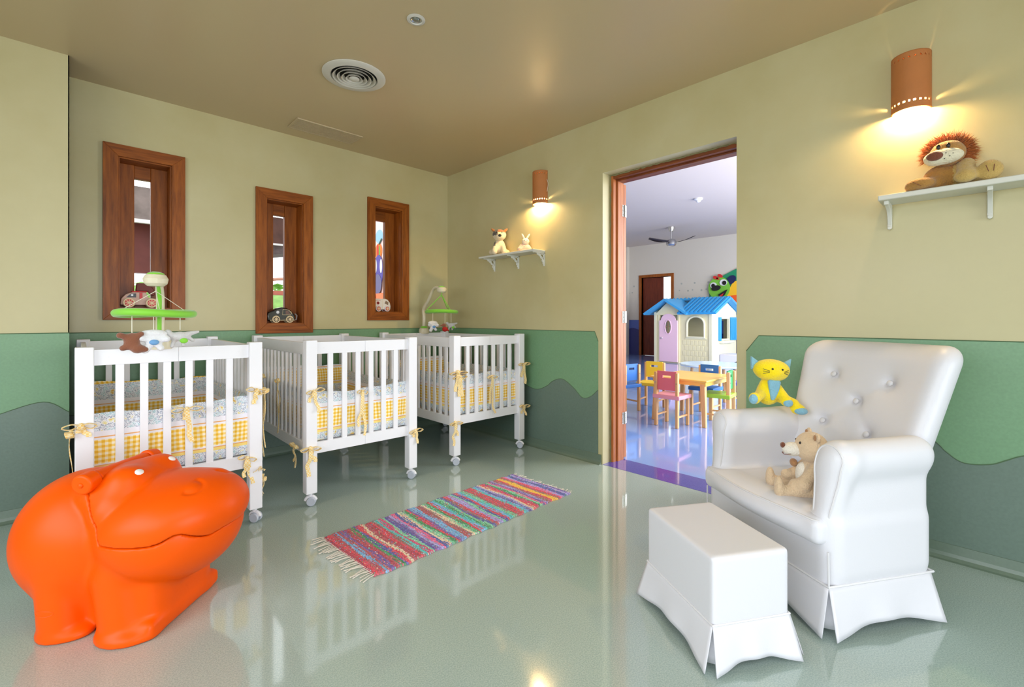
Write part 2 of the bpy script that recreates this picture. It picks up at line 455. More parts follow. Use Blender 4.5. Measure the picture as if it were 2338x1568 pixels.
def baseboard(name, axis, t, sgn, u0, u1):
    prof = [(0, 0.072), (0.008, 0.070), (0.009, 0.03), (0.013, 0.015), (0.024, 0.004), (0.035, 0.0), (0, 0)]
    V = []
    for u in (u0, u1):
        for d, z in prof: V.append((u, t+sgn*d, z) if axis == 'y' else (t+sgn*d, u, z))
    n = len(prof); F = [tuple(range(n)), tuple(range(2*n-1, n-1, -1))]+[(i, (i+1) % n, n+(i+1) % n, n+i) for i in range(n)]
    o = link_mesh(name, V, F, base_mat, smooth=False); bm = bmesh.new(); bm.from_mesh(o.data); bmesh.ops.recalc_face_normals(bm, faces=bm.faces); bm.to_mesh(o.data); bm.free()
    o['kind'] = 'structure'; return o
baseboard('baseboard_back', 'y', 0, -1, -2.9, 0); baseboard('baseboard_northwest', 'y', -0.32, -1, -5.2, -2.9)
baseboard('baseboard_right', 'x', 0, -1, DY1+0.01, 0); baseboard('baseboard_right_near', 'x', 0, -1, -8.2, DY0-0.01)
MB().box(-2.905, -2.9, -0.32, 0, 0, H).build('wall_jog', wall_paint, smooth=False)['kind'] = 'structure'

# windows
for i, (x0, x1, z0, z1) in enumerate(WIN):
    r = empty('window_%d' % (i+1)); r['kind'] = 'structure'
    c = CW; y0, y1 = -0.02, 0.004
    MB().prism([(x0, z0), (x0+c, z0+c), (x0+c, z1-c), (x0, z1)], 1, y0, y1).build('casing_side', woodV, r, bevel=0.0015)
    MB().prism([(x1, z1), (x1-c, z1-c), (x1-c, z0+c), (x1, z0)], 1, y0, y1).build('casing_side', woodV, r, bevel=0.0015)
    MB().prism([(x0, z1), (x0+c, z1-c), (x1-c, z1-c), (x1, z1)], 1, y0, y1).build('casing_head', woodH, r, bevel=0.0015)
    MB().prism([(x1, z0), (x1-c, z0+c), (x0+c, z0+c), (x0, z0)], 1, y0, y1).build('casing_sill', woodH, r, bevel=0.0015)
    a, b, zl, zh = x0+c, x1-c, z0+c, z1-c; d = 0.125
    L = MB(); L.box(a, a+0.008, 0.0, WT, zl, zh); L.box(b-0.008, b, 0.0, WT, zl, zh); L.build('jamb_lining', woodV, r)
    L = MB(); L.box(a+0.008, b-0.008, 0.0, WT, zh-0.008, zh); L.box(a+0.008, b-0.008, 0.0, WT, zl, zl+0.006); L.build('sill_lining', woodH, r)
    gx0 = a+0.093; gx1 = gx0+0.09 if i != 2 else gx0+0.088
    gz0, gz1 = zl+0.07, zh-0.10
    if i == 1: gx0 = a+0.09; gx1 = gx0+0.088
    if i == 2: gx0 = a+0.062; gx1 = gx0+0.112
    M1 = MB(); M1.box(a+0.008, gx0, d, d+0.04, zl+0.006, zh-0.008); M1.box(gx1, b-0.008, d, d+0.04, zl+0.006, zh-0.008); M1.build('sash_stile', woodV, r, bevel=0.002)
    M1 = MB(); M1.box(gx0, gx1, d+0.002, d+0.038, gz1, zh-0.008); M1.box(gx0, gx1, d+0.002, d+0.038, zl+0.006, gz0); M1.build('sash_rail', woodH, r, bevel=0.002)
    MB().box(gx0, gx1, d+0.018, d+0.022, gz0, gz1).build('pane', glass, r, smooth=False)
# door frame and open leaf
dr = empty('door_1'); dr['kind'] = 'structure'
m1 = MB()
m1.box(0.10, 0.225, DY1-0.028, DY1, 0, DZ-0.0); m1.box(0.145, 0.225, DY1-0.04, DY1-0.028, 0, DZ-0.04)
m1.build('jamb', woodJ, dr, bevel=0.002)
m1 = MB(); m1.box(0.10, 0.225, DY0, DY0+0.028, 0, DZ); m1.build('jamb', woodJ, dr, bevel=0.002)
m1 = MB(); m1.box(0.10, 0.225, DY0+0.028, DY1-0.028, DZ-0.03, DZ); m1.box(0.145, 0.225, DY0+0.028, DY1-0.028, DZ-0.042, DZ-0.03); m1.build('head', wood('door_head_wood', (96, 44, 20), (150, 84, 44), scale=(14, 1.2, 14)), dr, bevel=0.002)
m1 = MB(); m1.box(0.232, 0.268, DY1-0.035, DY1+0.80, 0.012, DZ-0.045); leaf = m1.build('door_leaf', woodJ, dr, bevel=0.003)
for z in (0.28, 1.07, 1.90):
    hb = MB(); hb.box(0.205, 0.262, DY1-0.0435, DY1-0.038, z, z+0.09); hb.cyl((0.229, DY1-0.048, z), (0.229, DY1-0.048, z+0.09), 0.006, 12)
    for s in (0.015, 0.045, 0.075):
        for xx in (0.213, 0.25): hb.sphere((xx, DY1-0.044, z+s), 0.0035, 8, 6)
    hb.build('hinge', steel, dr)
# ragged plaster edge where the frame meets the reveal
pe = MB()
pts = []
for k in range(60):
    z = DZ*k/59; pts.append((0.098, DY1-0.003+random.uniform(-.003, .003), z))
pe.tube(pts, [random.uniform(.003, .008) for _ in pts], 6)
pts = [(0.098+random.uniform(-.003, .003), DY1+(DY0-DY1)*k/59, DZ-0.003+random.uniform(-.003, .003)) for k in range(60)]
pe.tube(pts, [random.uniform(.003, .009) for _ in pts], 6)
o = pe.build('ragged_plaster_joint', mat('dirty_plaster', (128, 122, 84), 0.8, bump=0.4, bscale=60), dr)
# violet threshold strip on the floor of the doorway
MB().box(0.0, WT+0.01, DY0, DY1, -0.05, 0.0015).build('floor_threshold', strip_blue, smooth=False)['kind'] = 'structure'

# ------------------------------------------------------------------ the playroom shell
PX = 9.6; PH = 3.32; PY0, PY1 = -4.3, 4.4
MB().box(WT, PX+0.3, PY0-0.3, PY1+0.3, -0.12, 0.0).build('floor_playroom', floor_blue, smooth=False)['kind'] = 'structure'
MB().box(WT, PX+0.3, PY0-0.3, PY1+0.3, PH, PH+0.15).build('ceiling_playroom', play_ceil, smooth=False)['kind'] = 'structure'
wall_block('wall_playroom_far', 'x', PY0-0.3, PY1+0.3, 0, PH, PX, PX+0.2, [(2.34, 3.29, 0, 2.34)], play_wall)
wall_block('wall_playroom_right', 'y', WT, PX, 0, PH, PY0-0.2, PY0, [(1.3, 7.9, 0.35, 2.85)], play_wall)
wall_block('wall_playroom_left', 'y', WT, PX, 0, PH, PY1, PY1+0.2, [], play_wall)
wall_block('wall_playroom_near', 'x', WT, PY1, 0, PH, 0.02, WT, [], play_wall)
MB().box(PX-0.12, PX, 3.72, 3.86, 0, PH).build('wall_pilaster', play_wall, smooth=False)['kind'] = 'structure'
def play_dado_fn(name, u0, u1, hh=1.07):
    r = empty(name); r['kind'] = 'structure'; n = 40; V = []; Fc = []; V2 = []
    for k in range(n+1):
        u = u0+(u1-u0)*k/n; zz = 0.72+0.09*math.sin(u*4.1)+0.04*math.sin(u*9)
        V += [(PX-0.004, u, zz), (PX-0.004, u, hh)]; V2 += [(PX-0.008, u, 0.0), (PX-0.008, u, zz)]
    Fc = [(2*k, 2*k+1, 2*k+3, 2*k+2) for k in range(n)]
    for nm, vv, mm in (('blue_band', V, play_dado), ('hill_band', V2, play_dado2)):
        o = link_mesh(nm, vv, Fc, mm, r, smooth=False); s = o.modifiers.new('s', 'SOLIDIFY'); s.thickness = 0.003
play_dado_fn('trim_5', -4.3, 2.25); play_dado_fn('trim_6', 3.38, 4.4)
# stencilled dots on the far wall
dt = MB()
for k in range(34):
    u = -1.2+0.19*k
    if 2.2 < u < 3.42: continue
    z = 2.0+0.1*(k % 2)-0.18*((k+1) % 2)*0.6
    dt.lathe([(0.026, 0), (0.026, 0.003)], 12, 0, Matrix.Translation((PX-0.0015, u, z)) @ Matrix.Rotation(-PI/2, 4, 'Y'))
    dt.lathe([(0.02, 0), (0.02, 0.003)], 12, 0, Matrix.Translation((PX-0.0015, u+0.06, z-0.19)) @ Matrix.Rotation(-PI/2, 4, 'Y'))
o = dt.build('trim_7', mat('dot_paint', (168, 172, 166), 0.6)); o['kind'] = 'structure'
# far door
d2 = empty('door_2'); d2['kind'] = 'structure'
m1 = MB(); m1.box(PX-0.03, PX+0.2, 2.26, 2.34, 0, 2.42); m1.box(PX-0.03, PX+0.2, 3.29, 3.37, 0, 2.42); m1.build('jamb', woodV, d2, bevel=0.004)
MB().box(PX-0.03, PX+0.2, 2.34, 3.29, 2.34, 2.42).build('head', woodV, d2, bevel=0.004)
m1 = MB(); m1.box(PX+0.06, PX+0.10, 2.62, 3.28, 0.01, 2.33); m1.build('door_leaf', woodDark, d2, bevel=0.004)
m1 = MB(); m1.sphere((PX+0.03, 2.70, 1.05), 0.03); m1.cyl((PX+0.06, 2.7, 1.05), (PX+0.03, 2.7, 1.05), 0.012); m1.build('door_knob', steel, d2)
MB().box(PX+0.5, PX+0.55, 2.0, 3.6, 0, 1.6).build('wall_corridor', play_wall, smooth=False)['kind'] = 'structure'

# ------------------------------------------------------------------ outside the small windows
g = mat('pale_paving', (214, 208, 196), 0.8, vary=0.05)
MB().box(-9, 9, WT+0.05, 14, -0.2, -0.02).build('ground_outside', g, smooth=False)['kind'] = 'structure'
MB().box(-12, 3, -18, -8.45, -0.2, -0.02).build('ground_patio', g, smooth=False)['kind'] = 'structure'
MB().box(-14, -5.45, -8.45, 5, -0.2, -0.02).build('ground_side', g, smooth=False)['kind'] = 'structure'
pv = empty('garden_pavilion', (-1.9, 6.2, 0))
tag(pv, 'dark red timber pavilion with grey roof seen through the narrow windows', 'pavilion')
redw = mat('dark_red_timber', (104, 48, 44), 0.6, vary=0.2, vscale=3); roofm = mat('weathered_roof', (120, 108, 104), 0.8, vary=0.25, vscale=5)
MB().box(-0.75, 0.9, 0, 0.2, 1.9, 2.75).build('wall_panel', redw, pv)
for x in (-0.7, 0.85): MB().box(x-0.06, x+0.06, 0.02, 0.14, -0.02, 1.9).build('post', mat('post_white%d' % (x > 0), (225, 220, 212), 0.6), pv)
MB().prism([(-1.2, 2.75), (1.4, 2.75), (0.9, 3.3), (-0.6, 3.3)], 1, -0.4, 1.2).build('roof', roofm, pv)
MB().box(-1.2, 1.4, -0.42, -0.36, 2.70, 2.76).build('gutter', mat('gutter_white', (230, 228, 226), 0.5), pv)
pv2 = empty('thatched_hut', (-.30, 4.9, .187)); pv2.scale = (.83, .83, .83); tag(pv2, 'dark thatched hut with brown timber front beyond the middle window', 'hut')
MB().box(-0.7, 0.6, 0, 1, 2.72, 3.3).build('wall_panel', mat('brown_timber', (84, 54, 46), 0.7, vary=0.25, vscale=4), pv2)
MB().box(-0.75, 0.65, -0.05, 0.0, 2.69, 2.73).build('beam', white_plastic, pv2)
MB().prism([(-0.8, 2.35), (0.7, 2.6), (0.7, 2.69), (-0.8, 2.69)], 1, 0, 1).build('thatch', mat('thatch_grey', (96, 86, 88), 0.95, bump=0.6, bscale=20, vary=0.3), pv2)
for x in (-0.72, 0.6): MB().box(x-0.05, x+0.05, 0.1, 0.2, -0.24, 2.6).build('post', white_plastic, pv2)
bn = empty('garden_bench', (-.42, 4.25, 0.21)); bn.scale = (.8, .8, .8); tag(bn, 'small red bench with curved arm outside the middle window', 'bench')
MB().box(-0.35, 0.4, -0.02, 0.3, 1.62, 1.70).build('seat', mat('brick_red', (186, 110, 96), 0.6), bn)
MB().tube(smooth_path([(-0.3, 0, 1.70), (-0.28, 0, 1.83), (-0.1, 0, 1.92), (0.3, 0, 1.97)]), 0.03, 8).build('arm', mat('tan_timber', (196, 150, 132), 0.6), bn)
for x in (-0.3, 0.34): MB().box(x-0.03, x+0.03, 0.0, 0.06, -0.28, 1.62).build('leg', white_plastic, bn)
def bush(nm, loc, r, label, seed):
    rr = random.Random(seed); mb = MB()
    for k in range(220):
        a, t = rr.uniform(0, 2*PI), rr.uniform(0, PI); p = Vector((r*math.sin(t)*math.cos(a), r*math.sin(t)*math.sin(a), 0.95*r+0.95*r*math.cos(t)))*rr.uniform(.75, 1.0)
        s = r*0.16; M = Matrix.Translation(p) @ Matrix.Rotation(rr.uniform(0, 6), 4, 'Z') @ Matrix.Rotation(rr.uniform(-1, 1), 4, 'X')
        mb.add([(-s, 0, 0), (0, -s*.5, 0.01), (s, 0, 0), (0, s*.5, 0.01)], [(0, 1, 2, 3)], 0, M)
    o = mb.build(nm, mat('leaf_'+str(seed), (140, 186, 96), 0.6, vary=0.2), smooth=False, loc=loc)
    mb2 = MB().sphere((0, 0, 0.9*r), (0.85*r, .85*r, .88*r)); mb2.build('inner_foliage', MATS['leaf_'+str(seed)], o)
    tag(o, label, 'bush'); return o
bush('garden_bush', (-2.0, 5.0, 0), 0.92, 'round light green bush outside the left window', 3)
bush('garden_bush', (.85, 8.3, 0.0), 1.02, 'round light green bush far outside the middle window', 4)
# mural painted on the outer wall beyond the right window
mu = empty('mural_wall', (0.018, 1.5, 0)); tag(mu, 'outdoor wall painting with orange fruit and violet figure on pink', 'mural')
def flat(pts, y, m, nm): return MB().prism(pts, 0, y-0.002, y+.002).build(nm, m, mu, smooth=False)
def disc(cx, cz, rx, rz, n=28): return [(cx+rx*math.cos(2*PI*k/n), cz+rz*math.sin(2*PI*k/n)) for k in range(n)]
MB().box(-.012, 0.0, -1.1, 1.6, -0.02, 3.2).build('pink_ground', mat('mural_pink', (250, 214, 210), 0.7), mu, smooth=False)
flat(disc(.0, 2.17, .10, .09), -.014, mat('mural_sky', (150, 196, 226), 0.7), 'painted_sky')
flat(disc(.01, 1.98, .09, .10), -.018, mat('mural_orange', (238, 130, 60), 0.7), 'painted_fruit')
flat(disc(.03, 1.98, .022, .09), -.022, mat('mural_red', (206, 66, 60), 0.7), 'painted_fruit_stripe')
flat(disc(-.02, 1.97, .016, .08), -.022, mat('mural_green', (126, 176, 90), 0.7), 'painted_fruit_stripe')
flat([(.0, 2.07), (-.07, 2.14), (-.09, 2.12), (-.01, 2.06)], -.024, mat('mural_leaf', (52, 82, 62), 0.7), 'painted_leaf')
flat(disc(.0, 1.72, .12, .21), -.026, mat('mural_violet', (92, 84, 168), 0.7), 'painted_figure')
flat(disc(.07, 1.79, .035, .09), -.030, white_plastic, 'painted_patch'); flat(disc(-.075, 1.78, .03, .09), -.030, white_plastic, 'painted_patch')
flat(disc(.01, 1.55, .10, .13), -.032, mat('mural_greyblue', (112, 110, 150), 0.7), 'painted_figure_foot')
flat([(-.5, 0.9), (.5, 0.9), (.5, 1.42), (-.5, 1.44)], -.036, mat('mural_coral', (244, 134, 92), 0.7), 'painted_ground')
flat(disc(.08, 1.36, .04, .09), -.040, mat('mural_crimson', (206, 60, 70), 0.7), 'painted_flower')
# ------------------------------------------------------------------ cribs
def bumper_mat(name='bumper_fabric', dz=0.0):
    m, nt, b = _new(name); N = nt.nodes; L = nt.links
    tc = N.new('ShaderNodeTexCoord'); sx = N.new('ShaderNodeSeparateXYZ'); L.new(tc.outputs['Object'], sx.inputs[0])
    def mth(op, a, b_=None, c=None):
        n = N.new('ShaderNodeMath'); n.operation = op
        for i, v in enumerate((a, b_, c)):
            if v is None: continue
            if isinstance(v, (int, float)): n.inputs[i].default_value = v
            else: L.new(v, n.inputs[i])
        return n.outputs[0]
    X, Y, Z = sx.outputs
    u = mth('ADD', X, Y)
    def stripe(v, p):
        return mth('GREATER_THAN', mth('FRACT', mth('DIVIDE', v, p)), 0.5)
    g = mth('MULTIPLY', mth('ADD', stripe(u, 0.022), stripe(Z, 0.022)), 0.5)
    gr = N.new('ShaderNodeValToRGB'); gr.color_ramp.interpolation = 'CONSTANT'
    e = gr.color_ramp.elements; e[0].position = 0; e[0].color = (*srgb(250, 240, 214), 1); e[1].position = 0.3; e[1].color = (*srgb(250, 216, 120), 1)
    e2 = e.new(0.8); e2.color = (*srgb(240, 186, 50), 1); L.new(g, gr.inputs[0])
    # toy print: pale ground with blue-grey and ochre figures
    cx = N.new('ShaderNodeCombineXYZ'); L.new(u, cx.inputs[0]); L.new(Z, cx.inputs[1])
    n1 = N.new('ShaderNodeTexNoise'); n1.inputs['Scale'].default_value = 26; n1.inputs['Detail'].default_value = 5; n1.inputs['Roughness'].default_value = 0.7; L.new(cx.outputs[0], n1.inputs['Vector'])
    vo = N.new('ShaderNodeTexVoronoi'); vo.inputs['Scale'].default_value = 30; L.new(cx.outputs[0], vo.inputs['Vector'])
    pr = N.new('ShaderNodeValToRGB'); pr.color_ramp.interpolation = 'CONSTANT'; e = pr.color_ramp.elements
    e[0].position = 0; e[0].color = (*srgb(226, 178, 96), 1); e[1].position = 0.36; e[1].color = (*srgb(232, 224, 160), 1)
    for p, c in ((0.41, (236, 236, 240)), (0.47, (124, 138, 158)), (0.50, (232, 236, 242)), (0.56, (160, 200, 206)), (0.60, (240, 240, 244)), (0.66, (110, 118, 134)), (0.69, (238, 238, 240))):
        q = e.new(p); q.color = (*srgb(*c), 1)
    L.new(n1.outputs['Fac'], pr.inputs[0])
    # bands by height
    br = N.new('ShaderNodeValToRGB'); br.color_ramp.interpolation = 'CONSTANT'; e = br.color_ramp.elements
    zz = N.new('ShaderNodeMapRange'); zz.inputs['From Min'].default_value = 0.34+dz; zz.inputs['From Max'].default_value = 0.70+dz; L.new(Z, zz.inputs['Value'])
    W = (*srgb(240, 238, 244), 1); O = (*srgb(238, 178, 110), 1); YL = (*srgb(250, 222, 128), 1)
    e[0].position = 0; e[0].color = W; e[1].position = 0.17; e[1].color = YL
    for p, c in ((0.26, O), (0.275, W), (0.60, W), (0.62, O), (0.635, W), (0.70, W)):
        q = e.new(p); q.color = c
    L.new(zz.outputs[0], br.inputs[0])
    fg = N.new('ShaderNodeValToRGB'); fg.color_ramp.interpolation = 'CONSTANT'; e = fg.color_ramp.elements
    e[0].position = 0; e[0].color = (0, 0, 0, 1); e[1].position = 0.29; e[1].color = (1, 1, 1, 1); q = e.new(0.59); q.color = (0, 0, 0, 1); q = e.new(0.975); q.color = (1, 1, 1, 1)
    L.new(zz.outputs[0], fg.inputs[0])
    fp = N.new('ShaderNodeValToRGB'); fp.color_ramp.interpolation = 'CONSTANT'; e = fp.color_ramp.elements
    e[0].position = 0; e[0].color = (1, 1, 1, 1); e[1].position = 0.22; e[1].color = (0, 0, 0, 1); q = e.new(0.70); q.color = (1, 1, 1, 1); q = e.new(0.975); q.color = (0, 0, 0, 1)
    L.new(zz.outputs[0], fp.inputs[0])
    mx = N.new('ShaderNodeMix'); mx.data_type = 'RGBA'; L.new(fg.outputs[0], mx.inputs[0]); L.new(br.outputs[0], mx.inputs[6]); L.new(gr.outputs[0], mx.inputs[7])
    mx2 = N.new('ShaderNodeMix'); mx2.data_type = 'RGBA'; L.new(fp.outputs[0], mx2.inputs[0]); L.new(mx.outputs[2], mx2.inputs[6]); L.new(pr.outputs[0], mx2.inputs[7])
    L.new(mx2.outputs[2], b.inputs['Base Color']); b.inputs['Roughness'].default_value = 0.85
    n3 = N.new('ShaderNodeTexNoise'); n3.inputs['Scale'].default_value = 22; L.new(tc.outputs['Object'], n3.inputs['Vector'])
    bp = N.new('ShaderNodeBump'); bp.inputs['Strength'].default_value = 0.5; bp.inputs['Distance'].default_value = 0.01; L.new(n3.outputs['Fac'], bp.inputs['Height']); L.new(bp.outputs[0], b.inputs['Normal'])
    return m
bumper_fabric = bumper_mat(); bumper_lining = bumper_mat('bumper_lining', 0.135)
def tie_mat():
    m, nt, b = _new('tie_fabric'); tc = nt.nodes.new('ShaderNodeTexCoord')
    c = nt.nodes.new('ShaderNodeTexChecker'); c.inputs['Scale'].default_value = 120
    c.inputs['Color1'].default_value = (*srgb(238, 200, 116), 1); c.inputs['Color2'].default_value = (*srgb(236, 222, 184), 1)
    nt.links.new(tc.outputs['Object'], c.inputs['Vector']); nt.links.new(c.outputs['Color'], b.inputs['Base Color']); b.inputs['Roughness'].default_value = 0.85
    return m
tie_fabric = tie_mat()
sheet_white = mat('white_sheet', (236, 234, 238), 0.8, bump=0.3, bscale=15)
CWD, CLN, CHT, PO = 0.74, 1.17, 0.975, 0.063
def make_crib():
    r = empty('crib')
    hx, hy = CWD/2, CLN/2
    for sx in (-1, 1):
        for sy in (-1, 1):
            x = sx*(hx-PO/2); y = sy*(hy-PO/2)
            p = MB().box(x-PO/2, x+PO/2, y-PO/2, y+PO/2, 0.075, CHT).build('post', white_paint, r, bevel=0.004)
            c = MB(); c.cyl((x, y, 0.076), (x, y, 0.055), 0.012, 12); RM = Matrix.Translation((x, y, 0)) @ Matrix.Rotation(math.radians(48+12*sx*sy), 4, 'Z')
            c.tube([tuple(RM @ Vector((0, -0.004+.029*math.cos(t), .026+.029*math.sin(t)))) for t in [0.15+(PI-.35)*q/8 for q in range(9)]], 0.010, 8)
            c.build('caster_housing', white_plastic, p)
            wv = MB()
            for s in (-1, 1): wv.cyl(RM @ Vector((s*0.006, -0.008, 0.026)), RM @ Vector((s*0.021, -0.008, 0.026)), 0.0255, 20)
            wv.build('caster_wheel', caster_grey, p, bevel=0.003)
    th = 0.011
    for sy in (-1, 1):
        y = sy*(hy-PO/2)
        for z0, z1, nm in ((0.892, 0.962, 'top_rail'), (0.302, 0.368, 'bottom_rail')):
            m1 = MB(); m1.box(-hx+PO-.002, -0.0012, y-th, y+th, z0, z1); m1.box(0.0012, hx-PO+.002, y-th, y+th, z0, z1); m1.box(-0.002, 0.002, y-th+.003, y+th-.003, z0+.001, z1-.001)
            for s in (-1, 1): m1.cyl((s*0.26, y+sy*th, (z0+z1)/2), (s*0.26, y+sy*(th+.001), (z0+z1)/2), 0.004, 8)
            m1.build(nm, white_paint, r, bevel=0.003)
        m1 = MB()
        iw = CWD-2*PO; pitch = iw/7
        for k in range(6):
            x = -iw/2+pitch*(k+1); m1.box(x-0.0155, x+0.0155, y-0.008, y+0.008, 0.36, 0.9)
        m1.build('end_slats', white_paint, r, bevel=0.002)
    for sx in (-1, 1):
        x = sx*(hx-PO/2)
        for z0, z1, nm in ((0.885, 0.958, 'side_top_rail'), (0.290, 0.360, 'side_bottom_rail')):
            m1 = MB(); m1.box(x-th, x+th, -hy+PO-.002, hy-PO+.002, z0, z1); m1.build(nm, white_paint, r, bevel=0.003)
        m1 = MB(); il = CLN-2*PO; pitch = il/13
        for k in range(12):
            y = -il/2+pitch*(k+1); m1.box(x-0.007, x+0.007, y-0.0145, y+0.0145, 0.35, 0.89)
        m1.build('side_slats', white_paint, r, bevel=0.002)
    MB().box(-hx+0.02, hx-0.02, -hy+0.05, hy-0.05, 0.30, 0.315).build('base_board', white_paint, r)
    return r
def bumper_panel(name, p0, p1, inn, parent, ztop=0.675, zb=0.37, seed=0, th=0.022, m_=None):
    rr = random.Random(seed); p0 = Vector((*p0, 0)); p1 = Vector((*p1, 0)); inn = Vector((*inn, 0)); n = 26; m = 9; V = []; F = []
    ph = rr.uniform(0, 6)
    def surf(u, v, side):
        top = ztop+0.008*math.sin(5*u+ph)+0.004*math.sin(17*u)
        z = zb+(top-zb)*v
        puff = th/2*(max(0, 1-abs(2*v-1)**4))**.5*(0.55+0.45*abs(math.sin(2*PI*u))**.5)
        wav = 0.004*math.sin(9*u+3*v+ph)
        q = p0.lerp(p1, u)+inn*(th*0.5+wav+side*puff); return (q.x, q.y, z)
    for s in (1, -1):
        b = len(V)
        for i in range(n+1):
            for j in range(m+1): V.append(surf(i/n, j/m, s))
        for i in range(n):
            for j in range(m):
                q = (b+i*(m+1)+j, b+(i+1)*(m+1)+j, b+(i+1)*(m+1)+j+1, b+i*(m+1)+j+1)
                F.append(q if s == 1 else q[::-1])
    o = link_mesh(name, V, F, m_ or bumper_fabric, parent); return o
def tie(parent, p, out, seed, size=1.0, tail=(0.12, 0.09), loops=2):
    # a bow of fabric strip knotted at p; out = outward normal (x,y)
    rr = random.Random(seed); o = Vector((*out, 0)).normalized(); s = Vector((-o.y, o.x, 0)); p = Vector(p)+o*0.006; mb = MB(); up = Vector((0, 0, 1))
    mb.sphere(p, (0.011*size,)*3, 10, 8)
    for k in range(loops):
        sg = -1 if k == 0 else 1; l = 0.045*size*rr.uniform(.8, 1.25); dz = rr.uniform(-.012, .012)
        pts = smooth_path([p, p+s*sg*l*.5+up*(0.012+dz)+o*.012, p+s*sg*l+up*dz+o*.008, p+s*sg*l*.6-up*(0.012-dz)+o*.004, p], 4)
        mb.ribbon(pts, 0.018*size, 0.002, o)
    for k, t in enumerate(tail):
        sg = -1 if k == 0 else 1
        pts = [p+s*sg*0.012*rr.uniform(.3, 1.6)*i*.35+o*(0.006*math.sin(i*1.3+k)+0.003)-up*t*i/5 for i in range(6)]
        mb.ribbon(smooth_path(pts, 3), 0.017*size, 0.002, s)
    return mb.build('fabric_tie', tie_fabric, parent, auto=60)
def make_bumper(r, hx, hy, ztop, sets, seed, rear_top=None):
    ix, iy = hx-PO/2-0.010, hy-PO/2-0.012
    bumper_panel('padded_panel', (ix, -iy), (-ix, -iy), (0, 1), r, ztop, seed=seed)
    bumper_panel('padded_panel', (-ix, iy), (ix, iy), (0, -1), r, (rear_top or ztop), seed=seed+1, m_=bumper_lining if seed > 5 else None)
    bumper_panel('padded_panel', (-ix, -iy), (-ix, iy), (1, 0), r, ztop+.012, seed=seed+2)
    bumper_panel('padded_panel', (ix, iy), (ix, -iy), (-1, 0), r, ztop+.004, seed=seed+3)
    for i, (p, o, kw) in enumerate(sets): tie(r, p, o, seed*31+i, **kw)
crib0 = make_crib()
hx, hy = CWD/2, CLN/2
F_ = -hy-0.002
cdefs = [
 ('white wooden cot behind the orange hippo, leftmost of the three cots', (-2.507, -0.665), 0.675,
  [((-hx+.02, F_, .635), (0, -1), dict(tail=(.03, .05), size=1.1)), ((-hx-.003, F_+.03, .60), (-1, 0), dict(tail=(.25, .32), size=1.3)), ((.03, F_+.008, .655), (0, -1), dict(tail=(.05, .16), size=1.2)), ((hx-.03, F_, .715), (0, -1), dict(tail=(.07, .02), size=1.2)), ((hx+.003, F_+.03, .70), (1, 0), dict(tail=(.30, .36), size=1.2)), ((hx-.075, F_+.01, .36), (0, -1), dict(tail=(.1, .14), size=1.0)), ((hx-.015, F_, .30), (0, -1), dict(tail=(.02, .02), size=.2)), ((hx+.003, F_+.05, .22), (1, 0), dict(tail=(.08, .10), size=.8))]),
 ('white wooden cot below the middle window, between two other cots', (-1.532, -0.665), 0.66,
  [((-hx+.04, F_, .675), (0, -1), dict(tail=(.06, .12), size=1.1)), ((-.03, F_+.008, .645), (0, -1), dict(tail=(.22, .28), size=.9)), ((-hx-.003, F_+.17, .325), (-1, 0), dict(tail=(.09, .12), size=1.2)), ((-hx+.02, F_, .345), (0, -1), dict(tail=(.16, .08), size=1.3)), ((hx-.02, F_, .335), (0, -1), dict(tail=(.04, .09), size=1.0)), ((-hx-.001, .25, .70), (-1, 0), dict(tail=(.3, .2), size=1.0)), ((-hx-.001, -.1, .69), (-1, 0), dict(tail=(.34, .2), size=.8))]),
 ('white wooden cot in the corner by the door wall, rightmost of the three cots', (-0.463, -0.655), 0.665,
  [((-hx+.03, F_, .70), (0, -1), dict(tail=(.14, .18), size=1.7)), ((-hx+.05, F_, .67), (0, -1), dict(tail=(.1, .15), size=1.3)), ((.0, F_+.008, .645), (0, -1), dict(tail=(.22, .3), size=1.0)), ((hx-.02, F_, .71), (0, -1), dict(tail=(.1, .16), size=1.5)), ((-hx+.005, F_, .33), (0, -1), dict(tail=(.17, .1), size=1.2)), ((hx-.02, F_, .36), (0, -1), dict(tail=(.06, .08), size=1.2)), ((-hx-.001, .3, .70), (-1, 0), dict(tail=(.25, .3), size=1.0))]),
]
CR = []
for i, (lab, (cx, cy), zt, sets) in enumerate(cdefs):
    c = crib0 if i == 0 else copy_tree(crib0)
    c.location = (cx, cy, 0); c.rotation_euler = (0, 0, math.radians(-0.8)); CR.append(c)
    tag(c, lab, 'crib', 'cribs in a row below the narrow windows')
    b = empty('crib_bumper', (cx, cy, 0), math.radians(-0.8)); side = ['leftmost', 'middle', 'rightmost'][i]
    tag(b, 'yellow gingham and toy print padded bumper tied inside the %s crib' % side, 'crib bumper', 'yellow gingham bumpers in the cribs')
    make_bumper(b, hx, hy, zt, sets, 10*i+3, rear_top=[.70, .72, .72][i])
    mt = MB().box(-hx+.075, hx-.075, -hy+.08, hy-.08, .315, .40).build('crib_mattress', sheet_white, None, bevel=0.02, seg=4); mt.location = (cx, cy, 0); mt.rotation_euler = (0, 0, math.radians(-0.8))
    tag(mt, 'white sheeted mattress lying in the %s crib' % side, 'mattress', 'mattresses in the cribs')

